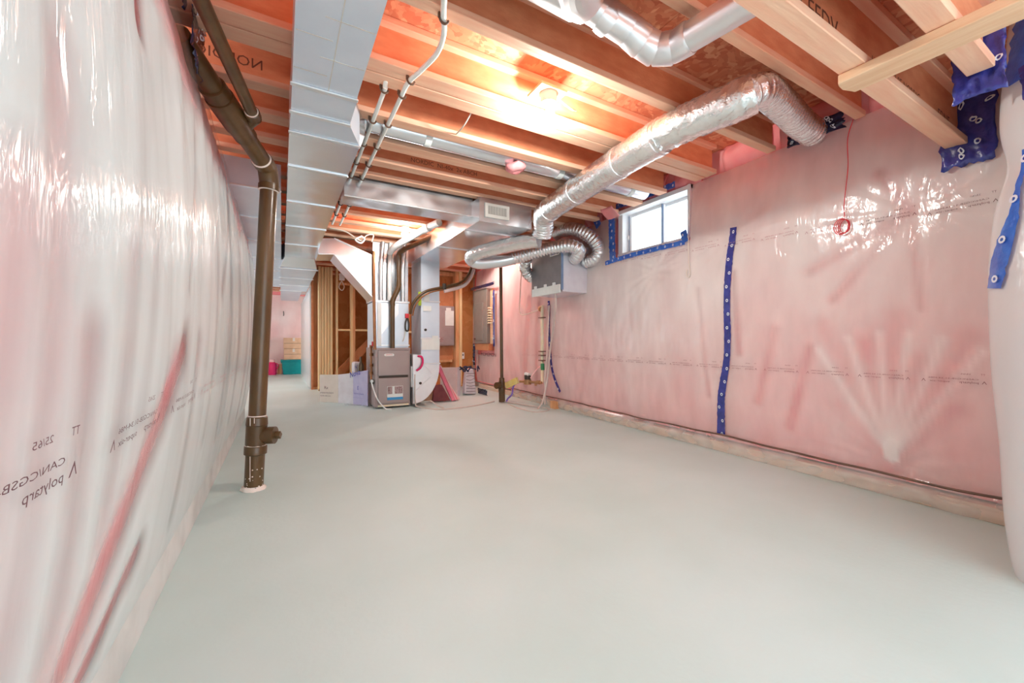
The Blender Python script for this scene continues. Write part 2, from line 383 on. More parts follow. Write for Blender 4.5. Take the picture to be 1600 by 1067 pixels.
def rightsheet(y, z):
    t = max(0, min(1, (z - .15) / 2.38)); pr = math.sin(math.pi * t) ** .6
    x = XW(y) - .02 - .055 * pr
    for sy, sz, R in STAR:
        d = math.hypot(y - sy, z - sz)
        if d < R * 1.6:
            th = math.atan2(z - sz, y - sy); e = math.exp(-(d / R) ** 2)
            x += .016 * math.exp(-(d / .16) ** 2) + .006 * (nz(th * 4.5, sy, 1) + .6 * nz(th * 9, sy, 4)) * e * min(1, d / .10) * 1.6
    val = 0
    for a, b, wd, st in FAN:
        d = segd(y, z, (a, b)) / wd
        if d < 3: val = max(val, st * (.9 + .5 * nz(y * 2, z * 2, 12)) * math.exp(-d * d * .7))
    for a in (-.52, -.31, -.12, .06, .27, .52):
        d = segd(y, z, ((1.05, .25), (1.05 + math.sin(a) * .8, .25 + math.cos(a) * .8))) / .022
        if d < 3: val -= .42 * math.exp(-d * d * .7)
    w_ = .010 * nz(y * 4, z * 3, 2) * pr + .004 * nz(y * 15, z * 5, 8)
    gap = .40 + .42 * math.exp(-((z - 1.75) / .55) ** 2) * sm(5.5, 3.4, y) + .25 * math.exp(-((y - 3.0) / .9) ** 2 - ((z - 1.1) / .5) ** 2) - .85 * val + .12 * math.exp(-((y - 1.05) / .5) ** 2 - ((z - .6) / .4) ** 2) - .25 * sm(2.2, 2.45, z) + 8 * w_
    gap -= .15 * sm(.55, .2, z)
    return Vector((x + .002 * val - w_, y, z)), max(0, min(1, gap))
def rightbatt(y, z): return Vector((XW(y) + .042 - .05 * math.sin(math.pi * max(0, min(1, (z - .15) / 2.38))) ** .6 - .01 * nz(y * 2, z * 2, 7), y, z))
ys = sorted(set([round(q, 3) for q in lin(.50, 8.35, 60)] + [WY0, WY1])); zs = sorted(set([round(q, 3) for q in lin(.10, 2.80, 28)] + [WZ0, WZ1]))
wr = MB().grid(rightbatt, ys, zs, skip=lambda y, z: inwin(y, z) and z < WZ1).build('wall_right', 'batt', smooth=True, ang=180, kind='structure', label='pink insulation batts of the right basement wall')
MB().box(3.66, 3.72, -1.5, WY0 - .02, -.1, 2.9).build('foundation_light_block', 'concrete', parent=wr)  # unseen foundation slabs behind the batts, there only to block outside light
MB().box(3.84, 3.92, 4.05, 8.6, -.1, 2.9).build('foundation_light_block', 'concrete', parent=wr)
MB().box(3.66, 3.74, WY0 - .05, WY1 + .05, -.1, WZ0 - .01).build('foundation_light_block', 'concrete', parent=wr)
ys = sorted(set([round(q, 3) for q in lin(.52, 8.1, 300)] + [WY0 - .03, WY1 + .03])); zs = sorted(set([round(q, 3) for q in lin(.14, 2.535, 120)] + [WZ0 - .03]))
sheetR = MB().grid(rightsheet, ys, zs, skip=lambda y, z: inwin(y, z, .03) or (7.12 < y < 7.95 and .72 < z < 2.08)).build('vapour_barrier', 'poly_right', smooth=True, ang=180, label='clear plastic vapour barrier over pink insulation on the window wall', cat='plastic sheet')
# ---- near right corner, where the wall steps in
def nearpt(s, z):
    bul = .055 * math.sin(math.pi * max(0, min(1, z / 2.5))) ** .7 + .012 * nz(s * 3, z * 2.2, 3) + .02 * math.exp(-((z - 1.15) / .45) ** 2) - .03 * math.exp(-((z - 1.75) / .12) ** 2) * sm(.2, .6, s)
    if s < .62: x = 3.42 - s; y = .465 + bul - .02 * (s / .62)
    elif s < .95:
        a = (s - .62) / .33 * math.pi / 2; x = 2.80 - (.22 + bul) * math.sin(a); y = .225 + (.22 + bul) * math.cos(a)
    else: x = 2.58 - bul; y = .225 - (s - .95)
    return Vector((x, y, z))
def nearsheet(s, z): return nearpt(s, z), .8 + .4 * nz(s * 3, z * 2, 11)
sheetN = MB().grid(nearsheet, lin(.0, 2.4, 110), lin(.0, 2.62, 80)).build('vapour_barrier', 'poly_near', smooth=True, ang=180, label='white plastic vapour barrier wrapping the wall corner at the right edge', cat='plastic sheet')
MB().box(2.72, 3.72, -1.6, .36, 0, 2.8).build('wall_near', 'batt', kind='structure', label='pink insulated wall corner beside the camera')
# ---- rear and hidden walls
MB().box(-3.0, 2.2, 14.6, 14.8, 0, 2.8).build('wall_back', 'batt', kind='structure', label='pink insulated far wall behind the storage boxes')
sheetF = MB().grid(lambda x, z: (Vector((x, 14.56 + .015 * nz(x * 4, z * 3, 1), z)), .55 + .5 * nz(x * 2, z * 1.5, 6)), lin(-3, 2.2, 50), lin(.12, 2.45, 30)).build('vapour_barrier', 'poly_right', smooth=True, ang=180, label='hazy plastic vapour barrier on the far wall behind the bin', cat='plastic sheet')
MB().box(-3.2, -3.0, 10.9, 14.8, 0, 2.8).box(-3.2, -3.0, 6.0, 7.6, 0, 2.8).box(-3.2, -3.0, 7.6, 10.9, 0, .6).build('wall_far_left', 'concrete', kind='structure', label='side wall of the far storage area')
# ---- ceiling
ceil = empty('ceiling', (0, 0, SUB), kind='structure', label='oriented strand board subfloor seen between the joists')
yy = -1.4
while yy < 14.8:
    off = 1.2 if int(round((yy + 1.4) / 1.22)) % 2 else 0.0
    xx = -3.0 - off
    while xx < 4.2:
        MB().box(max(xx, -3.0) + .002, min(xx + 2.44, 4.2) - .002, yy + .002, min(yy + 1.22, 14.8) - .002, SUB, SUB + .02).build('subfloor_panel', 'subfloor', ceil)
        xx += 2.44
    yy += 1.22
# ---- sole plate along the right wall
bb = MB().hexa([(XW(.5) - .03, .5, 0), (XW(.5) + .1, .5, 0), (XW(8) + .1, 8, 0), (XW(8) - .03, 8, 0), (XW(.5) - .03, .5, .085), (XW(.5) + .1, .5, .085), (XW(8) + .1, 8, .085), (XW(8) - .03, 8, .085)]).build('baseboard_right', 'plate_wood', bevel=.004, kind='structure', label='bare wooden sole plate under the right plastic sheet')
def flap(y, v):
    z = .15 * (1 - v) + .006 * v; return Vector((XW(y) - .045 - .02 * math.sin(v * 3) - .012 * nz(y * 7, v * 3, 2), y, z + .008 * nz(y * 6, 0, 3))), max(0, min(1, .5 + .9 * nz(y * 6, v * 2, 5)))
MB().grid(flap, lin(.55, 6.4, 200), lin(0, 1, 8)).build('film_flap', 'poly_clear', sheetR, smooth=True, ang=180, label='loose clear film hem hanging over the sole plate')
def bead(y): return (XW(y) - .05 - .006 * nz(y * 5, 1, 1), y, .155 + .010 * nz(y * 3, 4, 1) - .012 * math.sin(y * 1.4) ** 2)
MB().tube([bead(q) for q in lin(.55, 6.4, 120)], .008, 6).build('acoustic_sealant', 'clip', sheetR, smooth=True, label='dark sealant bead along the bottom hem')
# ---- window
win = empty('window_1', (XW(3.1) + .08, 3.09, WZ0), kind='structure', label='white two-pane slider window under the joists')
fx = XW(3.1) + .08
def frame_box(*a): return MB().box(*a)
for nm, a in (('window_jamb', (XW(3.6) - .03, fx + .12, WY1 - .07, WY1, WZ0, WZ1)), ('window_jamb', (XW(2.6) - .03, fx + .12, WY0, WY0 + .03, WZ0, WZ1)),
              ('window_head', (XW(3.1) - .04, fx + .12, WY0, WY1, WZ1 - .045, WZ1)), ('window_sill', (XW(3.1) - .02, fx + .12, WY0, WY1, WZ0, WZ0 + .03))):
    MB().box(*a).build(nm, 'white_frame', win, bevel=.004)
ym = 3.02
for nm, y0, y1, dx in (('sash', ym - .01, WY1 - .09, .01), ('sash', WY0 + .03, ym + .02, .045)):
    sh = empty(nm, (fx + dx, (y0 + y1) / 2, WZ0 + .03), parent=win)
    z0, z1 = WZ0 + .03, WZ1 - .045
    m = MB().box(fx + dx, fx + dx + .03, y0, y0 + .03, z0, z1).box(fx + dx, fx + dx + .03, y1 - .03, y1, z0, z1).box(fx + dx, fx + dx + .03, y0 + .03, y1 - .03, z0, z0 + .03).box(fx + dx, fx + dx + .03, y0 + .03, y1 - .03, z1 - .03, z1)
    m.build('sash_frame', 'white_frame', sh, bevel=.003)
    MB().box(fx + dx + .012, fx + dx + .017, y0 + .03, y1 - .03, z0 + .03, z1 - .03).build('pane', 'pane', sh)
MB().box(fx + .02, fx + .035, WY1 - .088, WY1 - .071, WZ0 + .04, WZ1 - .05).build('sash_track', 'grey_track', win)
MB().box(fx - .005, fx + .012, ym - .005, ym + .012, WZ0 + .04, WZ1 - .05).build('meeting_rail', 'grey_track', win)
MB().box(fx - .012, fx + .01, WY1 - .09, WY1 - .075, 2.22, 2.27).build('sash_lock', 'white_plastic', win, bevel=.003)
# ================================================================== tape on the films
def tape_strip(name, label, fn, path, width, mat='tape_blue', logos=True, step=.055, lr=.011, jag=.006, parent=None, group=None, n=None):
    """adhesive tape laid along a path (s, z) on a surface fn(s, z, lift)"""
    P = resample(spline([(a, b, 0) for a, b in path], 10), .02); L = []; R = []
    for i, q in enumerate(P):
        t = (P[min(i + 1, len(P) - 1)] - P[max(i - 1, 0)]).normalized(); s = Vector((-t.y, t.x, 0)); wd = width(i / max(1, len(P) - 1)) if callable(width) else width
        L.append(q + s * (wd / 2 + jag * nz(i * .9, 1, width if not callable(width) else 1))); R.append(q - s * (wd / 2 + jag * nz(i * .9, 7, 3)))
    m = MB(); K = 5; vs = []
    for i in range(len(P)):
        for k in range(K):
            q = L[i] + (R[i] - L[i]) * (k / (K - 1)); vs.append(fn(q.x, q.y, .004 + .003 * nz(i * .7, k, 2)))
    m.add(vs, [(i * K + k, i * K + k + 1, (i + 1) * K + k + 1, (i + 1) * K + k) for i in range(len(P) - 1) for k in range(K - 1)])
    o = m.build(name, mat, parent, smooth=True, ang=180, label=label, cat='tape' if parent is None else None, group=group)
    if logos:
        m = MB(); acc = 0; i = 0
        for i in range(2, len(P) - 1, max(1, int(step / .02))):
            c = (L[i] + R[i]) / 2 + (L[i] - R[i]) * random.uniform(-.28, .28); pts = [fn(c.x, c.y, .010)]
            for rr in (lr * .45, lr):
                pts += [fn(c.x + rr * math.cos(a), c.y + rr * 1.25 * math.sin(a), .010) for a in lin(0, 2 * math.pi, 11)[:-1]]
            m.add(pts, [(1 + k, 1 + (k + 1) % 10, 11 + (k + 1) % 10, 11 + k) for k in range(10)])
        if m.v: m.build('logo_print', 'tape_logo', o, label='white round logo print', kind='stuff')
    return o
def SR(y, z, l): p = rightsheet(y, z)[0]; return Vector((p.x - l - .004, y, z))
def SLf(y, z, l): p = leftsheet(y, z)[0]; return Vector((p.x + l + .004, y, z))
def SN(s, z, l):
    p = nearpt(s, z); d = (nearpt(s + .02, z) - nearpt(s - .02, z)).normalized(); n = Vector((-d.y, d.x, 0))
    if n.y < 0 and s < .7 or n.x > 0 and s >= .7: n = -n
    return p + n * (l + .006)
tape_strip('seam_tape', 'long dark blue vertical seam tape right of the window', SR, [(2.11, 2.0), (2.135, 1.7), (2.155, 1.3), (2.155, 1.0), (2.17, .8), (2.22, .5), (2.245, .13)], lambda t: .062 + .045 * max(0, t - .6), step=.12, lr=.012)
tape_strip('seam_tape', 'narrow dark blue seam tape below the grey ventilator', SR, [(5.08, 1.62), (5.07, 1.2), (5.05, .8), (4.98, .5), (4.82, .24)], .055, step=.12, lr=.012)
WT = XW(3.1)
def SWf(y, z, l): return Vector((XW(y) - .075 - l, y, z))
tape_strip('window_tape', 'bright blue tape down the left side of the window', SWf, [(3.665, 2.62), (3.66, 2.3), (3.645, 2.0)], .11, 'tape_bright', step=.08, lr=.012, jag=.02)
tape_strip('window_tape', 'bright blue tape along the window sill', SWf, [(3.78, 1.97), (3.4, 1.985), (3.0, 1.985), (2.6, 1.975)], .05, 'tape_bright', step=.1, lr=.010, jag=.012)
tape_strip('window_tape', 'bright blue tape along the window head', SWf, [(3.68, 2.62), (3.3, 2.60), (2.72, 2.585)], .06, 'tape_bright', step=.1, lr=.010, jag=.012)
tape_strip('window_tape', 'torn bright blue tape end under the joist left of the window', SWf, [(3.98, 2.60), (3.90, 2.45)], .10, 'tape_bright', step=.06, lr=.011, jag=.02)
tape_strip('window_tape', 'crumpled blue tape tab at the lower right window corner', SWf, [(2.62, 2.09), (2.59, 1.97)], .07, 'tape_bright', step=.08, lr=.010, jag=.02)
tape_strip('corner_tape', 'shiny blue tape bunched at the top of the white corner sheet', SN, [(1.02, 2.55), (.86, 2.30), (.84, 2.05)], .20, 'tape_bright', step=.08, lr=.020, jag=.03)
tape_strip('corner_tape', 'long blue tape running down the white corner sheet', SN, [(.84, 2.12), (.88, 1.9), (.95, 1.7), (.99, 1.55)], .10, 'tape_blue', step=.10, lr=.020, jag=.012)
tape_strip('corner_tape', 'blue tape with a folded end lower on the white corner sheet', SN, [(.80, 1.78), (.80, 1.62), (.80, 1.52), (.765, 1.36), (.74, 1.22)], lambda t: .02 + .05 * sm(.3, .8, t), 'tape_bright', step=.16, lr=.013, jag=.006)
# ================================================================== joists
JO = []
def text_joist(parent, body, size, x, z, y, mirror=False, mat='ink_wood'):
    f = plane_fn((x, y, z), (1, 0, 0), (0, 0, 1)); text_on(body, size, mat, parent, f)
def joist(y, wd, label, z=JZ, depth=SUB - JZ, x0=-.75, x1=3.42, group='floor joists', fh=.038, name='floor_joist'):
    t = empty(name, ((x0 + x1) / 2, y, z), label, 'joist', group)
    MB().box(x0, x1, y - wd / 2, y + wd / 2, z, z + fh).build('bottom_flange', 'flange', t, bevel=.003, segs=1)
    MB().box(x0, x1, y - wd / 2, y + wd / 2, z + depth - fh - .001, z + depth - .001).build('top_flange', 'flange', t, bevel=.003, segs=1)
    MB().box(x0, x1, y - .006, y + .006, z + fh, z + depth - fh).build('web', 'web', t)
    return t
jc = joist(.745, .09, 'low deep joist with black stamped lettering ending in blue tape', z=2.115, depth=.30, x0=-.6, x1=3.43)
jd = joist(.489, .08, 'low joist nearest the camera stopping at the white corner', z=2.115, depth=.30, x0=-.6, x1=2.51)
jb = joist(1.21, .06, 'joist beside the kinked foil duct elbow')
ja = joist(1.783, .068, 'joist just behind the shiny round duct elbow')
jl = joist(2.305, .105, 'front ply of the double joist beside the bare bulb')
jl2 = joist(2.42, .105, 'rear ply of the double joist beside the bare bulb')
j2 = joist(2.845, .10, 'lamp-lit joist in front of the grey pipe duct')
j3 = joist(3.214, .13, 'wide joist right behind the grey pipe duct', x1=3.46)
j4 = joist(3.57, .11, 'third joist in front of the metal cross duct', x1=3.46)
j5 = joist(3.89, .09, 'last joist in front of the metal cross duct', x1=3.46)
k = 0; y = 4.30
ORD = 'first second third fourth fifth sixth seventh eighth ninth tenth eleventh twelfth thirteenth fourteenth fifteenth sixteenth'.split()
names = ['first joist behind the metal cross duct', 'joist above the furnace light', 'joist in front of the furnace plenum', 'joist above the furnace']
while y < 14.4:
    joist(y, .09, names[k] if k < len(names) else ORD[k - len(names)] + ' joist beyond the furnace towards the far wall', x0=-2.9 if y > 6.3 else -.75, x1=3.6); k += 1; y += .42 if y < 6 else .6
text_joist(jc, 'LVL-2.0E', .055, 1.42, 2.195, .738); text_joist(jc, 'EEDV', .10, 1.66, 2.18, .738); text_joist(jc, 'LVL-MAX 2.0E NORDIC', .055, 2.20, 2.19, .738); text_joist(jc, 'EDNE', .075, 3.02, 2.185, .738)
text_joist(j4, 'NORDIC  NI-40x  2x ABCH', .055, 1.0, 2.60, 3.563); text_on('NORDIC', .085, 'ink_wood', j2, plane_fn((-.1, 2.838, 2.62), (-1, 0, 0), (0, 0, 1)))
# double ceiling over the two low joists
lo = MB().box(-.6, 3.43, .30, .83, 2.417, 2.435).build('low_subfloor', 'subfloor', ceil)
# pink batt plugs between joist ends on the right wall
plug = [(.80, 1.17), (1.25, 1.74), (1.83, 2.24), (2.48, 2.79), (2.9, 3.14), (3.29, 3.51), (3.64, 3.84), (3.95, 4.25)]
wh = ['between the lettered joist and the next', 'beside the kinked foil elbow', 'left of the kinked foil elbow', 'over the right half of the window', 'over the left half of the window', 'left of the window', 'above the ventilator ducts', 'behind the ventilator ducts']
for (a, b), l in zip(plug, wh):
    MB().grid(lambda u, v: Vector((XW(u) + .06 - .07 * math.sin(math.pi * (v - 2.5) / .3) - .03 * nz(u * 8, v * 8, a), u, v)), lin(a, b, 14), lin(2.515, 2.783, 12)).build('insulation_batt', 'batt', smooth=True, ang=180, solid=.02, label='pink batt stuffed at the joist ends ' + l, cat='insulation', group='batts between the joist ends')
# pink tuft of batt stuffed round the grey pipe duct, torn flap by the window
m = MB(); m.sphere((1.74, 3.0, 2.50), .085, 16, .55); m.v = [q + Vector((.05 * nz(q.x * 14, q.y * 14, q.z * 14), .03 * nz(q.x * 11, 3, q.z * 9), .03 * nz(q.y * 16, q.x * 9, 1))) for q in m.v]
m.build('insulation_tuft', 'batt', smooth=True, ang=180, label='pink insulation tuft poking out beside the grey pipe duct', cat='insulation')
m = MB().grid(lambda u, v: Vector((3.18 + .02 * math.sin(u * 3) + .12 * v, 3.30 + .30 * u - .05 * v * v, 2.515 - .13 * v + .01 * nz(u * 5, v * 3, 1))), lin(.2, .8, 12), lin(0, .8, 8)); m.build('insulation_flap', 'batt', smooth=True, ang=180, solid=.012, label='torn pink flap hanging above the window corner', cat='insulation')
# brace board under the two low joists
def brd(s): return s
m = MB(); p = [(2.02, .79), (2.045, .797), (2.085, .80), (2.13, .785), (2.15, .78)]; q = [(2.16, -.5), (2.03, -.5)]
m.prism([(a, b, 2.075) for a, b in p + q], (0, 0, .038)); m.build('brace_board', 'board_wood', bevel=.004, label='rough sawn board nailed under the two low joists', cat='board')
# tape round the joist pockets
def tape_wrap(name, label, c, w_, h_, mat='tape_dark', seed=1, axis='x', logos=8, lr=.014):
    """crumpled tape patch on a wall"""
    def f(u, v):
        e = 1 + .18 * nz(math.atan2(v, u) * 4, seed, 1)
        x, y_, z_ = c
        d = .02 * nz(u * 4 + seed, v * 4, 3)
        return Vector((x - .012 + d, y_ + u * w_ / 2 * e, z_ + v * h_ / 2 * e)) if axis == 'x' else Vector((x + .012 + d, y_ + u * w_ / 2 * e, z_ + v * h_ / 2 * e))
    o = MB().grid(f, lin(-1, 1, 14), lin(-1, 1, 14)).build(name, mat, smooth=True, ang=180, solid=.002, label=label, cat='tape')
    if logos:
        rnd = random.Random(seed); m = MB()
        for i in range(logos):
            u0, v0 = rnd.uniform(-.8, .8), rnd.uniform(-.85, .85); s_ = -.012 if axis == 'x' else .012
            for rr in (1,):
                a_ = [f(u0 + lr * 2 / w_ * math.cos(t), v0 + lr * 2.3 / h_ * math.sin(t)) + Vector((s_, 0, 0)) for t in lin(0, 2 * math.pi, 11)[:-1]]
                b_ = [f(u0 + lr / w_ * math.cos(t), v0 + lr * 1.15 / h_ * math.sin(t)) + Vector((s_, 0, 0)) for t in lin(0, 2 * math.pi, 11)[:-1]]
                m.add(b_ + a_, [(k, (k + 1) % 10, 10 + (k + 1) % 10, 10 + k) for k in range(10)])
        m.build('logo_print', 'tape_logo', o, label='white round logo print', kind='stuff')
    return o
tape_wrap('joist_tape', 'dark blue tape patch sealing the lettered joist into the wall', (3.355, .70, 2.20), .21, .42, 'tape_blue', 3, logos=9)
tape_wrap('joist_tape', 'dark tape sealing the nearest joist into the white corner', (2.545, .50, 2.16), .15, .26, 'tape_blue', 5, logos=4, lr=.011)
tape_wrap('duct_tape', 'crumpled black tape collar where the foil elbow meets the wall', (3.40, 1.47, 2.545), .36, .12, 'tape_dark', 8, logos=7, lr=.012)
tape_wrap('pipe_tape', 'dark crumpled tape around the drain branch at the left wall', (-.36, 2.43, 2.44), .30, .30, 'tape_dark', 11, axis='-x', logos=9, lr=.012)
tape_wrap('pipe_tape', 'dark tape patch at the joist end above the drain branch', (-.38, 2.14, 2.56), .20, .22, 'tape_dark', 13, axis='-x', logos=4, lr=.012)
# ================================================================== ducts
TZ = 2.28
def cleat(parent, a, b, w_=.03, h_=.014, mat='galv_edge', name='drive_cleat'):
    MB().bar(a, b, w_, h_).build(name, mat, parent, bevel=.003, segs=1)
def sheetbox(parent, x0, x1, y0, y1, z0, z1, name='duct_section', mat='galv', seed=0, nx=8, ny=24, amp=.003):
    """duct length whose faces are slightly oil-canned"""
    m = MB()
    def wob(p): return p + Vector((0, 0, amp * nz(p.x * 5, p.y * 6, seed)))
    def face(o, u, v, nu, nv, nrm):
        o, u, v, nrm = map(Vector, (o, u, v, nrm))
        m.grid(lambda a, b: o + u * a + v * b + nrm * (amp * nz((o + u * a + v * b).x * 6, (o + u * a + v * b).y * 6, (o + u * a + v * b).z * 6 + seed) * 16 * a * (1 - a) * b * (1 - b)), lin(0, 1, nu), lin(0, 1, nv))
    dx, dy, dz = x1 - x0, y1 - y0, z1 - z0
    face((x0, y0, z0), (dx, 0, 0), (0, dy, 0), nx, ny, (0, 0, -1)); face((x0, y0, z1), (dx, 0, 0), (0, dy, 0), 2, 2, (0, 0, 1))
    face((x0, y0, z0), (0, 0, dz), (0, dy, 0), nx, ny, (-1, 0, 0)); face((x1, y0, z0), (0, 0, dz), (0, dy, 0), nx, ny, (1, 0, 0))
    face((x0, y0, z0), (dx, 0, 0), (0, 0, dz), ny, nx, (0, -1, 0)); face((x0, y1, z0), (dx, 0, 0), (0, 0, dz), ny, nx, (0, 1, 0))
    bm = bmesh.new(); me = bpy.data.meshes.new('x'); me.from_pydata([tuple(q) for q in m.v], [], m.f); bm.from_mesh(me); bmesh.ops.remove_doubles(bm, verts=bm.verts, dist=.0005)
    bm.verts.ensure_lookup_table(); m2 = MB(); m2.add([q.co.copy() for q in bm.verts], [tuple(v.index for v in f.verts) for f in bm.faces]); bm.free(); bpy.data.meshes.remove(me)
    return m2.build(name, mat, parent, smooth=True, ang=35)
tr = empty('supply_duct', (.2, 2.5, TZ), 'long rectangular sheet metal supply trunk running overhead on the left', 'duct')
ys = [-1.3, -.4, .5, 1.3, 2.27]
for i, (a, b) in enumerate(zip(ys, ys[1:])): sheetbox(tr, .045, .345, a, b, TZ, JZ - .005, mat='galv_flat', seed=i)
for i, (a, b) in enumerate(zip([2.27], [2.55])): sheetbox(tr, .045, .35, a, b, TZ, JZ - .005, mat='galv_flat', seed=9)
m = MB().hexa([(.045, 2.55, TZ), (.35, 2.55, TZ), (.445, 2.80, TZ), (.04, 2.80, TZ), (.045, 2.55, JZ - .005), (.35, 2.55, JZ - .005), (.445, 2.80, JZ - .005), (.04, 2.80, JZ - .005)]); m.build('flare', 'galv_flat', tr)
ys = [2.80, 3.35, 4.2, 5.1, 6.05, 7.0]
for i, (a, b) in enumerate(zip(ys, ys[1:])): sheetbox(tr, .04, .445, a, b, TZ, JZ - .005, seed=20 + i, amp=.006)
for q in (-.4, .5, 1.3): cleat(tr, (.05, q, TZ - .001), (.34, q, TZ - .001), .006, .004)
for q, x1 in ((2.27, .365), (2.55, .37), (2.80, .46), (3.35, .46), (4.2, .46), (5.1, .46), (6.05, .46)):
    cleat(tr, (.035, q, TZ - .004), (x1 - .012, q, TZ - .004), .03, .010)
    MB().bar((.025, q, TZ), (.025, q, JZ), .012, .03).build('hanger_strap', 'galv_edge', tr)
for i in range(7):   # pressed cross-break lines
    q = 1.35 + i * .13; MB().box(.05 + (.1 if i % 2 else 0), .19 + (.15 if i % 2 else .0), q, q + .004, TZ - .0025, TZ - .0005).build('crease', 'grille', tr)
MB().box(.205, .209, .6, 2.25, TZ - .0025, TZ - .0005).build('crease', 'grille', tr)
# take-off boot feeding the grey pipe duct in the joist bay
m = MB().hexa([(.36, 2.62, 2.30), (.50, 2.93, 2.42), (.50, 3.12, 2.42), (.43, 3.16, 2.30), (.36, 2.62, 2.515), (.50, 2.93, 2.56), (.50, 3.12, 2.56), (.43, 3.16, 2.515)]); m.build('takeoff_boot', 'galv', tr, bevel=.003)
gd = empty('round_branch_duct', (1.9, 3.03, 2.55), 'grey round branch duct tucked between two joists', 'duct')
MB().cyl((.48, 3.03, 2.585), (3.35, 3.03, 2.585), .075, 24).build('pipe', 'galv', gd, smooth=True)
for q in (.95, 2.2, 3.1): MB().cyl((q, 3.03, 2.585), (q + .05, 3.03, 2.585), .0785, 24).build('joint_band', 'sticker', gd, smooth=True)
# second duct to the left of the trunk
d2 = empty('return_branch_duct', (-.2, 7, 2.28), 'wide rectangular duct behind the drain pipe left of the trunk', 'duct')
for i, (a, b) in enumerate(zip([3.99, 4.9, 6.0, 7.2, 8.4, 9.6], [4.9, 6.0, 7.2, 8.4, 9.6, 10.8])): sheetbox(d2, -.52, -.005, a, b, 2.275, JZ - .005, seed=40 + i, mat='galv_flat', amp=.006); cleat(d2, (-.53, b, 2.27), (0, b, 2.27), .03, .014)
cleat(d2, (-.53, 3.985, 2.285), (0.0, 3.985, 2.285), .02, .014)
d3 = empty('far_trunk', (.1, 9, 2.2), 'far supply duct dropping lower over the storage area', 'duct')
sheetbox(d3, -.02, .50, 7.3, 10.5, 2.16, 2.5, seed=60, mat='galv_flat', amp=.006); sheetbox(d3, -.02, .42, 10.5, 13.6, 2.2, 2.5, seed=61, mat='galv_flat', amp=.006)
MB().hexa([(.04, 7.0, TZ), (.445, 7.0, TZ), (.50, 7.3, 2.16), (-.02, 7.3, 2.16), (.04, 7.0, 2.51), (.445, 7.0, 2.51), (.50, 7.3, 2.5), (-.02, 7.3, 2.5)]).build('reducer', 'galv', d3)
for q in (7.3, 8.4, 9.5, 10.5): cleat(d3, (-.04, q, 2.155), (.52, q, 2.155), .03, .014)
# cross duct between trunk and return
cd = empty('cross_duct', (1.1, 4.1, 2.34), 'shiny rectangular duct crossing in front of the furnace light', 'duct')
sheetbox(cd, .50, 1.12, 3.99, 4.26, 2.345, 2.60, seed=70, nx=12, ny=16, amp=.010); sheetbox(cd, 1.12, 1.79, 3.99, 4.26, 2.345, 2.60, seed=71, nx=12, ny=16, amp=.010)
cleat(cd, (1.12, 3.985, 2.35), (1.12, 3.985, 2.60), .02, .01); cleat(cd, (.5, 3.985, 2.345), (1.79, 3.985, 2.345), .012, .012)
# return trunk with grille and drop
rt = empty('return_duct', (2.1, 5.0, 2.25), 'rectangular return trunk with a white grille on its end', 'duct')
RZ0, RZ1 = 2.25, 2.50
sheetbox(rt, 1.78, 2.42, 3.80, 4.16, RZ0, RZ1, seed=80, amp=.004); sheetbox(rt, 1.78, 2.42, 4.16, 5.1, RZ0, RZ1, seed=81, amp=.005); sheetbox(rt, 1.78, 2.42, 5.1, 6.6, RZ0, RZ1, seed=82, amp=.005)
for q in (4.16, 5.1): cleat(rt, (1.77, q, RZ0 - .003), (2.43, q, RZ0 - .003), .025, .012); cleat(rt, (1.776, q, RZ0), (1.776, q, RZ1), .012, .025, name='seam')
g = MB().box(1.84, 2.13, 3.785, 3.80, 2.30, 2.45).build('return_grille', 'grille', rt, bevel=.004)
MB().box(1.875, 2.095, 3.782, 3.786, 2.335, 2.42).build('slot_backing', 'grille_dark', g)
for i in range(22): MB().box(1.877 + i * .01, 1.882 + i * .01, 3.778, 3.784, 2.335, 2.42).build('louvre', 'grille', g)
drop = sheetbox(rt, 1.86, 2.157, 6.08, 6.6, .64, RZ0, 'return_drop', 'galv_flat', 83, 8, 20, .004)
arc = [(1.74 + .417 * math.cos(a), .62 - .57 * math.sin(a)) for a in lin(0, math.pi / 2, 12)]
MB().prism([(1.735, 6.08, .80)] + [(1.86, 6.08, .80), (1.86, 6.08, .66), (2.157, 6.08, .66)] + [(a, 6.08, b) for a, b in arc] , (0, .5, 0)).build('return_boot', 'galv_edge', rt, bevel=.003, label='quarter-round metal boot into the furnace side')
for a in ((1.84, 2.17, .655), (1.85, 2.165, 1.62), (1.85, 2.165, 1.05)): cleat(rt, (a[0], 6.075, a[2]), (a[1], 6.075, a[2]), .012, .02)
MB().hexa([(1.76, 6.072, .25), (2.0, 6.072, .45), (2.01, 6.078, .44), (1.77, 6.078, .24), (1.76, 6.072, .262), (2.0, 6.072, .462), (2.01, 6.078, .452), (1.77, 6.078, .252)]).build('crease', 'galv_edge', rt)
MB().hexa([(1.90, 6.072, .62), (2.08, 6.072, .42), (2.09, 6.078, .42), (1.91, 6.078, .62), (1.91, 6.072, .63), (2.09, 6.072, .43), (2.10, 6.078, .43), (1.92, 6.078, .63)]).build('crease', 'galv_edge', rt)
for a, b, c, d, mt in ((1.90, 1.99, 1.62, 1.76, 'sticker'), (1.89, 2.02, 1.47, 1.55, 'sticker'), (1.865, 2.155, .87, 1.04, 'sticker'), (2.03, 2.13, 1.04, 1.09, 'sticker'), (1.815, 1.862, 1.55, 1.76, 'lime')): MB().box(a, b, 6.066, 6.072, c, d).build('sticker', mt, rt)
for x_, z_ in ((1.93, 1.18), (1.85, .36)): MB().cyl((x_, 6.08, z_), (x_, 6.068, z_), .02, 14).build('test_plug', 'dark_slot', rt, smooth=True)
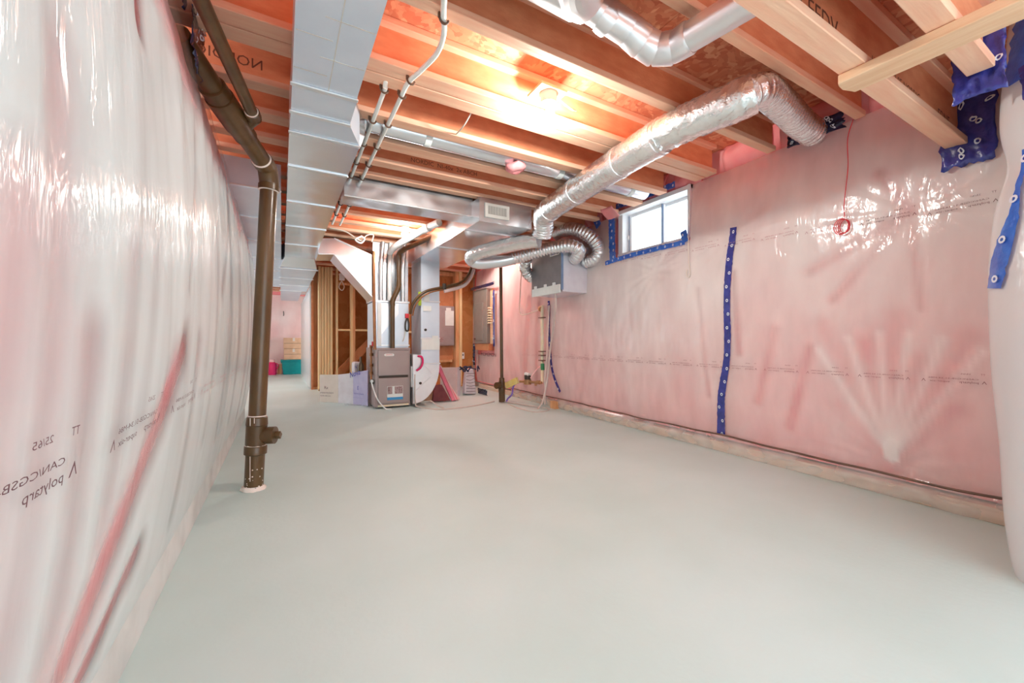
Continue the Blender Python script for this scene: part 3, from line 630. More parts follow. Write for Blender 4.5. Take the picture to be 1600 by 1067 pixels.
# furnace-side transition from trunk to plenum
tp = empty('plenum_transition', (.9, 6.4, 1.6), 'big slanted metal transition from the trunk down to the plenum', 'duct')
Y0, Y1 = 6.2, 6.75
MB().prism([(.44, Y0, 2.43), (.645, Y0, 2.46), (1.19, Y0, 2.255), (1.19, Y0, 1.63), (.645, Y0, 2.235), (.44, Y0, 2.215)], (0, Y1 - Y0, 0)).build('transition_body', 'galv', tp)
cleat(tp, (.645, Y0 - .004, 2.235), (.645, Y0 - .004, 2.46), .02, .008, name='seam'); cleat(tp, (1.03, Y0 - .004, 1.82), (1.03, Y0 - .004, 2.31), .012, .006, name='seam')
for a, b in (((.44, 2.215), (.645, 2.235)), ((.645, 2.235), (1.19, 1.63)), ((.645, 2.46), (1.19, 2.255))): cleat(tp, (a[0], Y0 - .006, a[1]), (b[0], Y0 - .006, b[1]), .012, .018, name='rim')
pl = empty('furnace_plenum', (1.5, 6.5, .9), 'tall sheet metal plenum standing on the furnace', 'duct')
sheetbox(pl, 1.21, 1.715, 6.25, 6.85, .905, 1.60, 'plenum_box', 'galv_flat', 90, 8, 16, .003); sheetbox(pl, 1.19, 1.72, 6.3, 6.85, 1.61, 2.50, 'plenum_top', 'galv', 91, 8, 16, .010)
cleat(pl, (1.2, 6.245, 1.605), (1.73, 6.245, 1.605), .012, .03); cleat(pl, (1.2, 6.245, .94), (1.73, 6.245, .94), .012, .02)
MB().box(1.245, 1.30, 6.235, 6.25, .93, 1.58).build('corner_strip', 'white_plastic', pl)
MB().prism([(1.30, 6.244, 1.1), (1.56, 6.244, 1.42), (1.56, 6.244, 1.58), (1.30, 6.244, 1.58)], (0, .004, 0)).build('coil_panel', 'galv_edge', pl)
for i, q in enumerate((1.30, 1.42, 1.63)): MB().tube(spline([(q, 6.27 - .03 * (i == 1), 1.62), (q, 6.26 - .03 * (i == 1), 2.1), (q + .03, 6.26, 2.5)], 6), .034, 14).build('duct_riser', 'galv_edge' if i != 1 else 'white_plastic', pl, smooth=True)
# white vent pipe and lamp glow region
vp = empty('vent_pipe', (1.5, 5.7, 2.42), 'white plastic vent pipe rising past the furnace light', 'pipe')
MB().tube(spline([(1.37, 6.0, 2.30), (1.42, 5.75, 2.36), (1.62, 5.1, 2.46), (1.70, 4.8, 2.48)], 6), .045, 16).build('pipe', 'white_plastic', vp, smooth=True)
MB().cyl((1.62, 5.12, 2.46), (1.645, 5.02, 2.465), .052, 16).build('coupling', 'white_plastic', vp, smooth=True)
bv = empty('exhaust_pipe', (1.47, 6.16, .9), 'brown plastic exhaust pipe rising in an offset from the furnace top', 'pipe')
MB().cyl((1.447, 6.16, .90), (1.447, 6.16, 1.56), .034, 16).build('pipe', 'abs', bv, smooth=True)
MB().tube(spline([(1.447, 6.16, 1.54), (1.452, 6.16, 1.62), (1.53, 6.16, 1.80), (1.541, 6.16, 1.88)], 6), .039, 16).build('offset_bend', 'abs', bv, smooth=True)
MB().cyl((1.541, 6.16, 1.86), (1.541, 6.16, 2.27), .034, 16).build('pipe', 'abs', bv, smooth=True)
MB().tube(spline([(1.541, 6.16, 2.24), (1.545, 6.14, 2.33), (1.60, 6.0, 2.38)], 6), .039, 16).build('elbow', 'abs', bv, smooth=True)
MB().cyl((1.58, 6.05, 2.37), (1.86, 5.2, 2.46), .034, 16).build('pipe', 'abs', bv, smooth=True)
MB().tube([(1.193, 6.16, .88), (1.18, 6.16, 1.6), (1.178, 6.17, 2.33)], .022, 12).build('gas_riser', 'copper', smooth=True, label='thin brown riser pipe beside the slanted transition', cat='pipe')
# ================================================================== furnace
fu = empty('furnace', (1.46, 6.5, 0), 'grey-brown metal furnace cabinet standing under the plenum', 'furnace')
MB().box(1.20, 1.72, 6.17, 6.90, .02, .905).build('cabinet', 'furnace', fu, bevel=.008)
MB().box(1.20, 1.72, 6.16, 6.18, .875, .905).build('top_rail', 'furnace', fu, bevel=.003)
d = MB().box(1.235, 1.690, 6.145, 6.175, .49, .865).build('upper_door', 'furnace', fu, bevel=.008)
bd = MB().prism([(1.395 + .055 * sx + .018 * math.cos(a), 6.138, .80 + .018 * math.sin(a)) for sx, a0 in ((1, -math.pi / 2), (-1, math.pi / 2)) for a in lin(a0, a0 + math.pi, 8)], (0, .008, 0)).build('badge', 'sticker', d)
text_on('LENNOX', .026, 'red', d, plane_fn((1.345, 6.1365, .792), (1, 0, 0), (0, 0, 1)), width=.10)
d2_ = MB().box(1.235, 1.690, 6.145, 6.175, .075, .455).build('lower_door', 'furnace', fu, bevel=.008)
MB().box(1.25, 1.68, 6.155, 6.172, .455, .49).build('grip_slot', 'dark_slot', fu)
MB().box(1.235, 1.69, 6.15, 6.17, .03, .055).build('kick_strip', 'cream_pipe', fu)
st = MB().box(1.365, 1.60, 6.141, 6.146, .125, .33).build('rating_sticker', 'sticker', d2_)
MB().box(1.365, 1.60, 6.139, 6.1415, .125, .165).build('sticker_band', 'sticker_blue', d2_); MB().box(1.37, 1.44, 6.139, 6.1415, .215, .325).build('sticker_print', 'sticker_dark', d2_); MB().box(1.475, 1.595, 6.139, 6.1415, .215, .325).build('sticker_print', 'sticker_dark', d2_)
gp = empty('gas_line', (1.18, 6.25, 0), 'reddish copper gas line with fittings along the furnace side', 'pipe')
MB().tube(spline([(1.175, 6.35, .93), (1.17, 6.33, .75), (1.175, 6.33, .55), (1.165, 6.3, .40)], 6), .016, 10).build('pipe', 'copper', gp, smooth=True)
for q in (.9, .78, .62, .5): MB().cyl((1.173, 6.335, q), (1.173, 6.335, q + .045), .026, 8).build('fitting', 'copper', gp)
MB().box(1.14, 1.195, 6.27, 6.33, .36, .43).build('shutoff_valve', 'dark_slot', gp, bevel=.01); MB().cyl((1.165, 6.26, .41), (1.165, 6.23, .41), .022, 12).build('valve_knob', 'sticker', gp)
MB().cyl((1.19, 6.3, .93), (1.19, 6.3, 1.0), .018, 10).build('red_cap', 'red', gp)
MB().tube(spline([(1.16, 6.25, .40), (1.175, 6.18, .30), (1.22, 6.10, .15), (1.32, 6.06, .02), (1.40, 6.02, .008)], 8), .010, 8).build('condensate_hose', 'white_plastic', smooth=True, label='white condensate hose curving down the furnace front', cat='hose')
MB().box(1.725, 1.755, 6.13, 6.2, .30, .62).build('condensate_trap', 'white_plastic', bevel=.006, label='white condensate trap clipped to the furnace right side', cat='trap')
MB().tube(spline([(1.80, 6.05, .78), (1.86, 6.04, .76), (1.875, 6.04, .68), (1.84, 6.04, .60), (1.78, 6.05, .555)], 8), .016, 8).build('trap_hose', 'magenta', smooth=True, label='short magenta hose loop beside the furnace', cat='hose')
MB().tube(spline([(1.765, 6.08, .5), (1.762, 6.05, .1), (1.80, 5.98, .012), (2.02, 5.63, .010), (2.30, 5.62, .010), (2.6, 5.70, .010), (2.9, 5.85, .010), (3.06, 5.95, .010)], 10), .010, 8).build('drain_hose', 'hose', smooth=True, label='thin beige drain hose snaking across the floor from the furnace', cat='hose')
MB().tube(spline([(2.0, 6.05, .09), (2.08, 5.9, .012), (2.10, 5.72, .010), (2.04, 5.63, .022)], 8), .008, 8).build('drain_hose', 'hose', smooth=True, label='short brown hose joining the floor hose below the boot', cat='hose')
# flue line set with service switch between furnace and ventilator
ls = empty('refrigerant_line', (2, 6, 1.6), 'brown insulated line set arching right from the furnace coil', 'pipe')
P = spline([(1.70, 6.1, 1.42), (1.72, 6.06, 1.55), (1.80, 6.03, 1.68), (1.95, 6.0, 1.78), (2.25, 6.0, 1.86), (2.50, 6.0, 1.95), (2.62, 6.0, 2.08), (2.68, 6.0, 2.22)], 8)
MB().tube(P, .022, 10).build('insulated_line', 'abs', ls, smooth=True); MB().tube([q + Vector((.03, -.02, -.028)) for q in P], .012, 8).build('liquid_line', 'copper', ls, smooth=True)
MB().tube([q + Vector((.02, -.03, -.06)) for q in P[30:]], .026, 8).build('wrap', 'board_pinkgrey', ls, smooth=True); MB().cyl((2.20, 5.98, 1.81), (2.20, 5.98, 1.90), .03, 10).build('strap', 'dark_slot', ls)
sw = empty('service_switch', (1.70, 6.2, 1.2), 'small red furnace switch box with a dangling loop of cable', 'switch')
MB().box(1.655, 1.71, 6.21, 6.245, 1.36, 1.43).build('box', 'red', sw, bevel=.004); MB().tube(spline([(1.68, 6.22, 1.36), (1.655, 6.21, 1.28), (1.66, 6.21, 1.18), (1.70, 6.21, 1.17), (1.71, 6.21, 1.28), (1.69, 6.21, 1.36)], 6), .012, 8).build('cable_loop', 'dark_slot', sw, smooth=True)
MB().tube(spline([(1.66, 6.22, 1.2), (1.645, 6.22, 1.08), (1.62, 6.23, 1.0)], 6), .007, 6).build('cable', 'wire', sw, smooth=True)
# ================================================================== insulated duct along the right side
fd = empty('insulated_duct', (2.3, 2.4, 2.38), 'crinkled foil-wrapped round duct running under the joists to the wall', 'duct')
def crnk(i, r): return r
main = spline([(2.46, 3.62, 2.37), (2.42, 3.35, 2.385), (2.33, 2.75, 2.385), (2.26, 2.2, 2.385), (2.24, 1.85, 2.395)], 10)
MB().tube(resample(main, .025), .118, 28, crinkle=.05).build('foil_sleeve', 'foil', fd, smooth=True, ang=70)
m2_ = spline([(2.24, 1.88, 2.40), (2.26, 1.62, 2.40), (2.31, 1.42, 2.405), (2.36, 1.31, 2.425)], 10)
MB().tube(resample(m2_, .018), .112, 28, crinkle=.10).build('foil_sleeve', 'foil', fd, smooth=True, ang=70)
for q in (6, 17, 28, 38):
    c = main[q]; t = (main[q + 1] - main[q]).normalized(); MB().tube([c - t * .03, c - t * .025, c + t * .025, c + t * .03], [.112, .123, .123, .112], 28).build('foil_tape_band', 'foil_fine', fd, smooth=True)
fl = resample(spline([(2.33, 1.345, 2.415), (2.40, 1.32, 2.45), (2.55, 1.35, 2.50), (2.90, 1.42, 2.535), (3.15, 1.46, 2.535), (3.42, 1.48, 2.53)], 12), .008)
MB().tube(fl, .088, 26, rf=lambda i, r: r * (1 + .07 * math.sin(i * 1.25)), crinkle=.05).build('flex_elbow', 'foil_fine', fd, smooth=True, ang=70)
# the elbow where it turns down towards the ventilator
e1 = resample(spline([(2.44, 3.55, 2.375), (2.50, 3.68, 2.36), (2.55, 3.76, 2.28), (2.57, 3.82, 2.20)], 12), .010)
MB().tube(e1, .112, 26, rf=lambda i, r: r * (1 + .03 * math.sin(i * 1.8)), crinkle=.06).build('flex_drop', 'foil_fine', fd, smooth=True, ang=70)
# low loop of ducts serving the ventilator
lp = empty('ventilator_supply_duct', (2.5, 4.6, 2.1), 'silver flexible duct looping below the return trunk to the ventilator', 'duct')
u1 = resample(spline([(2.56, 3.86, 2.16), (2.44, 4.05, 2.16), (2.20, 4.45, 2.125), (2.10, 4.68, 2.09), (2.13, 4.80, 2.05)], 12), .02)
MB().tube(u1, .085, 24, crinkle=.06).build('upper_run', 'foil', lp, smooth=True, ang=70)
u2 = resample(spline([(2.12, 4.80, 2.06), (2.22, 4.76, 2.02), (2.45, 4.62, 2.04), (2.62, 4.52, 2.08)], 12), .02)
MB().tube(u2, .082, 24).build('smooth_run', 'galv', lp, smooth=True)
u3 = resample(spline([(2.60, 4.53, 2.075), (2.72, 4.45, 2.115), (2.95, 4.25, 2.18), (3.12, 4.05, 2.20), (3.24, 3.98, 2.15), (3.27, 4.06, 2.09), (3.28, 4.14, 2.07)], 14), .008)
MB().tube(u3, .082, 26, rf=lambda i, r: r * (1 + .06 * math.sin(i * 1.25)), crinkle=.03).build('corrugated_run', 'foil_fine', lp, smooth=True, ang=70)
l2 = empty('ventilator_return_duct', (3.4, 4.1, 2.1), 'silver flexible duct hooking down from the joists into the ventilator side', 'duct')
v1 = resample(spline([(3.22, 4.45, 2.46), (3.24, 4.28, 2.47), (3.30, 4.06, 2.42), (3.42, 3.92, 2.29), (3.50, 3.90, 2.16), (3.50, 3.98, 2.07), (3.47, 4.14, 2.05)], 14), .008)
MB().tube(v1, .085, 26, rf=lambda i, r: r * (1 + .06 * math.sin(i * 1.25)), crinkle=.05).build('flex_hose', 'foil_fine', l2, smooth=True, ang=70)
l3 = empty('ventilator_exhaust_duct', (3.1, 4.85, 2.0), 'crumpled foil duct hanging at the far side of the ventilator', 'duct')
MB().tube(resample(spline([(2.92, 4.72, 2.13), (2.98, 4.86, 2.06), (3.06, 4.92, 1.98), (3.16, 4.93, 1.90)], 12), .010), .075, 20, rf=lambda i, r: r * (1 + .08 * math.sin(i * 1.5)), crinkle=.2).build('flex_hose', 'foil', l3, smooth=True, ang=70)
# ================================================================== ventilator
hv = empty('heat_recovery_ventilator', (3.33, 4.5, 1.63), 'grey box ventilator hung on the pink wall left of the window', 'ventilator')
MB().box(3.12, 3.56, 4.16, 4.85, 1.64, 2.25).build('cabinet', 'hrv_side', hv, bevel=.006); dr = MB().box(3.095, 3.122, 4.15, 4.86, 1.66, 2.245).build('door', 'hrv_dark', hv, bevel=.006)
MB().box(3.08, 3.10, 4.17, 4.83, 1.625, 1.735).build('control_cover', 'sticker', dr, bevel=.006)
for q in (4.28, 4.48, 4.72): MB().box(3.078, 3.098, q, q + .05, 1.73, 1.77).build('latch', 'white_plastic', dr, bevel=.004)
MB().box(3.088, 3.096, 4.20, 4.40, 2.12, 2.21).build('label_plate', 'sticker', dr); MB().box(3.086, 3.089, 4.23, 4.37, 2.135, 2.165).build('label_print', 'ink_blue', dr)
MB().box(3.09, 3.118, 4.14, 4.158, 1.66, 2.245).build('door_edge', 'grey_track', dr)
for q, x_ in ((4.20, 3.15), (4.80, 3.15)): MB().bar((x_, q, 2.25), (x_, q, 2.53), .02, .003).build('hanger_strap', 'galv_edge', hv)
MB().tube(spline([(3.18, 4.4, 1.64), (3.22, 4.45, 1.45), (3.40, 4.75, 1.2), (3.52, 5.0, .9), (3.50, 5.05, .45), (3.40, 5.02, .12), (3.30, 5.0, .01)], 8), .014, 8).build('drain_tube', 'hose', smooth=True, label='pale drain tube hanging from the ventilator to the floor', cat='hose')
# ================================================================== round metal duct at the top
rd = empty('round_supply_duct', (1.6, 1.2, 2.42), 'shiny round metal duct with a segmented elbow below the near joists', 'duct')
MB().cyl((1.80, .10, 2.40), (1.655, 1.22, 2.42), .066, 28).build('pipe', 'galv_edge', rd, smooth=True)
el = [(1.655, 1.23, 2.42), (1.645, 1.31, 2.42), (1.60, 1.375, 2.435), (1.535, 1.405, 2.47), (1.46, 1.42, 2.51)]
for i, (a, b) in enumerate(zip(el, el[1:])):
    A, B = Vector(a), Vector(b); t = (B - A) * .12; MB().tube([A - t, A, B, B + t], [.069, .074, .070, .068], 28).build('elbow_gore', 'galv_edge', rd, smooth=True)
MB().cyl(el[-1], (1.18, 1.46, 2.585), .070, 28).build('pipe', 'galv_edge', rd, smooth=True)
MB().tube([(1.36, 1.44, 2.525), (1.33, 1.44, 2.535), (1.31, 1.445, 2.545)], [.071, .074, .071], 28).build('crimp_ring', 'galv_edge', rd, smooth=True)
bt = spline([(1.24, 1.45, 2.57), (1.15, 1.42, 2.58), (1.08, 1.34, 2.585), (1.05, 1.22, 2.59)], 3)
MB().tube(bt, [.09, .10, .105, .105, .105, .105, .105, .105, .105, .10][:len(bt)], 24).build('elbow_boot', 'galv_edge', rd, smooth=True, ang=15)
MB().cyl((1.2, 1.48, 2.60), (.55, 1.52, 2.66), .095, 24).build('pipe', 'galv_edge', rd, smooth=True)
# ================================================================== drain stack on the left
ds = empty('drain_stack', (-.165, 3.245, 0), 'brown plastic drain stack with clean-out rising from the floor to the ceiling', 'drain pipe')
def ax(z): return Vector((-.165 + .043 * z, 3.245, z))
MB().cyl(ax(.48), ax(2.09), .0525, 24).build('pipe', 'abs', ds, smooth=True)
MB().cyl(ax(0), ax(.27), .0575, 24).build('floor_stub', 'abs', ds, smooth=True)
MB().tube([ax(.235), ax(.24), ax(.29), ax(.295)], [.060, .068, .068, .064], 24).build('coupling', 'abs', ds, smooth=True)
tee = MB().cyl(ax(.29), ax(.43), .0635, 24).build('clean_out_tee', 'abs', ds, smooth=True)
MB().tube([ax(.43), ax(.435), ax(.485), ax(.49)], [.062, .066, .062, .056], 24).build('coupling', 'abs', ds, smooth=True)
c = ax(.36); dv = Vector((.93, -.36, 0))
MB().cyl(c, c + dv * .105, .05, 22).build('branch', 'abs', tee, smooth=True); MB().cyl(c + dv * .075, c + dv * .12, .058, 22).build('cap', 'abs', tee, smooth=True); MB().cyl(c + dv * .12, c + dv * .155, .026, 4).build('square_plug', 'abs', tee)
m = MB().tube([ax(.0), ax(.006), ax(.02), ax(.026)], [.075, .072, .064, .058], 24, crinkle=.25); m.build('paint_crust', 'paint_splat', ds, smooth=True, label='crust of pale paint around the foot')
for i in range(16):
    a = random.uniform(-2.6, -.2); z_ = random.uniform(.02, .16); p = ax(z_) + Vector((math.cos(a), math.sin(a), 0)) * .0578; MB().sphere(p, random.uniform(.002, .005), 8).build('paint_spatter', 'paint_splat', ds)
for z_ in (.297, .493): m = MB().tube([ax(z_), ax(z_ + .006)], [.0645 if z_ < .4 else .057, .062 if z_ < .4 else .0545], 24, crinkle=.05); m.build('cement_ring', 'paint_splat', ds, smooth=True)
for dx, z0_, z1_ in ((-.02, .07, .235), (-.035, .44, .49), (-.012, .455, .49)): p = ax(z0_) + Vector((dx, -math.sqrt((.058 if z0_ < .3 else .066) ** 2 - dx * dx), 0)); MB().bar(p, p + Vector((0, 0, z1_ - z0_)), .004, .004, (0, 1, 0)).build('paint_drip', 'paint_splat', ds)
top = ax(2.08); B1 = Vector((-.37, 2.44, 2.36)); bdir = (B1 - Vector((-.085, 3.2, 2.175))).normalized(); eb = Vector((-.085, 3.2, 2.175))
MB().tube(spline([ax(2.05), ax(2.10), eb, eb + bdir * .07], 6), .060, 22).build('elbow', 'abs', ds, smooth=True)
MB().tube([ax(2.035), ax(2.04), ax(2.075)], [.056, .064, .064], 22).build('elbow_collar', 'abs', ds, smooth=True); MB().tube([ax(2.033), ax(2.037)], [.057, .064], 22).build('cement_ring', 'paint_splat', ds, smooth=True)
MB().tube([eb + bdir * .05, eb + bdir * .085, eb + bdir * .09], [.064, .064, .057], 22).build('elbow_collar', 'abs', ds, smooth=True); MB().tube([eb + bdir * .088, eb + bdir * .094], [.062, .055], 22).build('cement_ring', 'paint_splat', ds, smooth=True)
MB().cyl(eb + bdir * .05, B1 + bdir * .12, .054, 22).build('branch_pipe', 'abs', ds, smooth=True)
wy = MB().tube([eb + bdir * .30, eb + bdir * .305, eb + bdir * .37, eb + bdir * .40, eb + bdir * .60, eb + bdir * .605], [.056, .064, .064, .072, .072, .06], 22).build('wye_fitting', 'abs', ds, smooth=True)
MB().tube([eb + bdir * .60, eb + bdir * .605, eb + bdir * .67, eb + bdir * .675], [.06, .066, .066, .058], 22).build('coupling', 'abs', ds, smooth=True)
wp = eb + bdir * .36
MB().tube(spline([wp, wp + Vector((.035, -.05, .03)), Vector((-.135, 2.76, 2.30))], 6), .040, 18).build('wye_arm', 'abs', wy, smooth=True)
T0 = Vector((-.14, 2.74, 2.29)); T1 = Vector((-.44, 1.05, 2.40)); td = (T1 - T0).normalized()
MB().cyl(T0, T1, .031, 20).build('vent_pipe', 'abs', ds, smooth=True); MB().tube([T0 - td * .01, T0 - td * .004, T0 + td * .04, T0 + td * .045], [.034, .040, .040, .033], 20).build('coupling', 'abs', ds, smooth=True); MB().tube([T0 + td * .045, T0 + td * .05], [.036, .032], 20).build('cement_ring', 'paint_splat', ds, smooth=True)
# ================================================================== water lines under the joists
def clip_at(parent, x, y): 
    m = MB().tube([(x + .021 * math.cos(a), y, 2.497 + .021 * math.sin(a)) for a in lin(-math.pi, 0, 9)], .006, 6); m.build('pipe_clip', 'clip', parent, smooth=True)
    MB().box(x - .028, x - .012, y - .006, y + .006, 2.497, 2.523).build('clip_tab', 'clip', parent)
w1 = empty('water_line', (.545, 3.7, 2.5), 'short white water line ending at the double joist', 'pipe')
MB().tube(spline([(.53, 2.42, 2.56), (.53, 2.44, 2.505), (.535, 2.6, 2.497), (.55, 4.0, 2.497), (.56, 5.6, 2.497)], 8), .0135, 12).build('pipe', 'pex', w1, smooth=True)
w2 = empty('water_line', (.64, 3.5, 2.5), 'long white water line bending towards the camera under the joists', 'pipe')
MB().tube(spline([(.45, -.5, 2.50), (.50, .8, 2.50), (.56, 1.45, 2.50), (.63, 1.72, 2.497), (.685, 1.87, 2.497), (.70, 2.02, 2.497), (.665, 2.20, 2.497), (.635, 2.34, 2.497), (.636, 2.6, 2.497), (.642, 4.0, 2.497), (.65, 5.6, 2.497)], 10), .0135, 12).build('pipe', 'pex', w2, smooth=True)
for q in (2.46, 2.84, 3.21, 3.57, 3.89, 4.3, 4.72, 5.14): clip_at(w1, .53 + .011 * (q - 2.4), q); clip_at(w2, .636 + .004 * (q - 2.4), q)
clip_at(w2, .655, 1.785); clip_at(w2, .645, 2.30)
# ================================================================== bare bulbs
def bulb(x, y, z, label, jz, glow='bulb_glow'):
    t = empty('ceiling_bulb', (x, y, z), label, 'light bulb', 'bare bulbs')
    MB().sphere((x, y, z), BR, 18, 1.05).build('bulb', glow, t, smooth=True, ang=180)
    MB().tube([(x, y, z + BR * .9), (x, y, z + .06), (x, y, z + .075)], [.016, .020, .028], 16).build('neck', 'porcelain', t, smooth=True)
    MB().tube([(x, y, z + .07), (x, y, z + .085), (x, y, jz)], [.03, .052, .055], 20).build('lampholder', 'porcelain', t, smooth=True)
    return t
bulb(1.50, 2.15, 2.45, 'glowing bare bulb hanging beside the double joist', 2.60)
MB().box(1.40, 1.60, 2.08, 2.252, 2.60, 2.62).build('mounting_block', 'flange', bevel=.003, label='small wooden block carrying the bare bulb', cat='block')
MB().tube(spline([(1.53, 2.16, 2.60), (1.60, 2.19, 2.62), (1.72, 2.21, 2.60), (1.80, 2.24, 2.62)], 6), .006, 6).build('lamp_cable', 'wire', smooth=True, label='pale cable looping from the bare bulb to the joist', cat='cable')
MB().tube(spline([(1.12, 2.50, 2.56), (1.10, 2.60, 2.50), (1.12, 2.79, 2.53)], 6), .005, 6).build('loose_cable', 'wire', smooth=True, label='short pale cable hanging between two lit joists', cat='cable')
bulb(1.42, 5.35, 2.42, 'glowing bare bulb in front of the furnace plenum', 2.53, 'bulb_glow_soft')
bulb(2.95, 6.75, 2.60, 'unseen fill bulb added between the joists over the breaker panel corner', 2.77)  # added lamp, hidden in the joist bay to brighten the dark corner
bulb(-1.3, 10.2, 2.43, 'unseen fill bulb added over the far storage area', 2.53, 'bulb_glow_bright')  # another added lamp, out of view, lifting the far end
# ================================================================== second drain and services at the far right corner
d2s = empty('laundry_drain', (3.17, 5.9, 0), 'thin brown drain pipe with clean-out standing before the pink wall', 'drain pipe')
ax2 = lambda z: Vector((3.165 - .01 * z, 5.88, z))
MB().cyl(ax2(.33), ax2(2.30), .027, 18).build('pipe', 'abs', d2s, smooth=True); MB().cyl(ax2(0), ax2(.2), .052, 20).build('floor_stub', 'abs', d2s, smooth=True)
MB().tube([ax2(.17), ax2(.18), ax2(.24), ax2(.25)], [.052, .058, .058, .05], 20).build('coupling', 'abs', d2s, smooth=True); MB().cyl(ax2(.24), ax2(.34), .052, 20).build('tee', 'abs', d2s, smooth=True)
MB().tube([ax2(.33), ax2(.34), ax2(.40)], [.05, .046, .046], 18).build('reducer', 'abs', d2s, smooth=True)
c = ax2(.28); dv = Vector((-.95, -.3, 0)); MB().cyl(c, c + dv * .10, .04, 18).build('branch', 'abs', d2s, smooth=True); MB().cyl(c + dv * .09, c + dv * .13, .055, 18).build('cap', 'abs', d2s, smooth=True)
MB().tube(spline([ax2(2.26), ax2(2.315), ax2(2.34) + Vector((.03, 0, 0)), ax2(2.345) + Vector((.1, 0, 0))], 6), .031, 16).build('elbow', 'abs', d2s, smooth=True); MB().cyl(ax2(2.345) + Vector((.07, 0, 0)), (3.62, 5.80, 2.40), .027, 18).build('branch_pipe', 'abs', d2s, smooth=True)
ep = empty('breaker_panel', (3.70, 7.55, .95), 'taupe breaker panel set into the torn plastic at the corner', 'electrical panel')
MB().box(3.58, 3.80, 7.30, 7.92, .96, 2.08).build('enclosure', 'panel_grey', ep, bevel=.006); MB().box(3.565, 3.585, 7.46, 7.90, 1.02, 1.80).build('door', 'panel_grey', ep, bevel=.006); MB().box(3.56, 3.585, 7.80, 7.88, 1.04, 1.07).build('latch', 'dark_slot', ep)
for i in range(7): MB().tube(spline([(3.60, 7.28, 1.36 + i * .05), (3.57, 7.2, 1.37 + i * .05), (3.60, 7.10, 1.36 + i * .05)], 5), .012, 8).build('cable', 'cream_pipe', ep, smooth=True)
MB().box(3.62, 3.66, 7.12, 7.22, .95, 2.05).build('backing_strip', 'board_wood', ep); MB().box(3.60, 3.75, 7.25, 7.9, .82, .95).build('backing_board', 'orange_osb', ep)
tape_wrap('panel_tape', 'black tape fringe above the breaker panel', (3.55, 7.45, 2.12), 1.1, .06, 'tape_dark', 21, logos=0)
tape_wrap('panel_tape', 'dark tape strip below the breaker panel on the left', (3.60, 7.93, .72), .10, .45, 'tape_dark', 22, logos=3)
tape_wrap('panel_tape', 'blue tape strip right of the breaker panel', (3.60, 7.0, 1.45), .06, 1.1, 'tape_blue', 23, logos=8)
text_on('MOMEMON', .10, 'ink_black', sheetR, lambda a, b: SR(7.75 - a, .70 + b, .012), name='black_stencil', width=.75)
# main panel on the stud wall
WB = 8.45
mp_ = empty('meter_cabinet', (3.06, 8.3, .9), 'mauve-grey metal service cabinet on the stud wall with a white notice', 'electrical panel')
MB().box(2.875, 3.245, 8.2, 8.36, .91, 1.76).build('enclosure', 'panel_mauve', mp_, bevel=.006); MB().box(2.90, 3.235, 8.185, 8.205, .93, 1.74).build('door', 'panel_mauve', mp_, bevel=.004)
MB().box(3.03, 3.225, 8.178, 8.186, 1.34, 1.66).build('notice', 'sticker', mp_); MB().box(3.05, 3.16, 8.178, 8.186, 1.66, 1.72).build('notice', 'sticker', mp_); MB().box(2.90, 2.985, 8.178, 8.186, .99, 1.09).build('warning_sticker', 'sticker_dark', mp_)
MB().cyl((2.88, 8.28, 1.76), (2.88, 8.28, 2.25), .03, 12).build('conduit', 'cream_pipe', mp_, smooth=True); MB().cyl((2.88, 8.28, 1.78), (2.88, 8.28, 1.84), .05, 12).build('conduit_hub', 'dark_slot', mp_, smooth=True)
# outlet on corner stud
ol = MB().box(3.40, 3.49, 8.22, 8.26, .62, .76).build('outlet', 'white_plastic', bevel=.006, label='white outlet box on the corner stud', cat='outlet'); MB().box(3.44, 3.465, 8.214, 8.222, .69, .72).build('socket_slot', 'dark_slot', ol)
# stud walls
wu = empty('wall_utility', (2.9, WB, 0), kind='structure', label='open stud wall behind the service cabinet')
MB().box(2.0, 4.1, WB + .10, WB + .12, 0, 2.78).build('sheathing', 'brown_osb', wu)
MB().box(2.80, 3.30, WB - .06, WB - .045, .60, 2.15).build('service_board', 'orange_osb', wu); MB().box(2.86, 3.26, WB - .10, WB - .06, .55, .60).build('blocking', 'stud', wu)
for x_ in (2.05, 2.45, 2.78, 3.30): MB().box(x_, x_ + .05, WB - .05, WB + .10, .04, 2.74).build('stud', 'stud', wu, bevel=.003, segs=1)
MB().box(3.37, 3.43, WB - .24, WB + .1, .04, 2.74).build('stud', 'pale_stud', wu, bevel=.003, segs=1); MB().box(3.29, 3.37, WB - .2, WB + .1, .04, 2.74).build('stud', 'stud', wu, bevel=.003, segs=1)
MB().box(2.0, 4.1, WB - .05, WB + .10, 0, .04).build('sole_plate', 'stud', wu); MB().box(2.0, 4.1, WB - .06, WB + .10, 2.44, 2.52).build('top_plate', 'stud', wu); MB().box(2.0, 2.8, WB - .05, WB + .1, 1.18, 1.22).build('blocking', 'pale_stud', wu)
wst = empty('wall_stair', (1.3, 9.1, 0), kind='structure', label='open stud wall under the stairs left of the furnace')
MB().box(.60, 2.6, 10.2, 10.22, 0, 2.78).build('stair_lining', 'brown_osb', wst); MB().box(2.4, 2.42, 8.5, 10.2, 0, 2.78).build('stair_lining', 'brown_osb', wst)
for a, b, mt in ((.975, 1.01, 'pale_stud'), (1.255, 1.30, 'white_plastic'), (1.30, 1.345, 'stud'), (1.86, 1.90, 'stud')): MB().box(a, b, 9.0, 9.14, .04, 2.52).build('stud', mt if mt != 'white_plastic' else 'pale_stud', wst, bevel=.003, segs=1)
for a, b in ((1.01, 1.255), (1.345, 1.86)): MB().box(a, b, 9.02, 9.12, 1.22, 1.26).build('blocking', 'pale_stud', wst, bevel=.003, segs=1); MB().box(a, b, 9.02, 9.12, 2.18, 2.22).build('blocking', 'stud', wst)
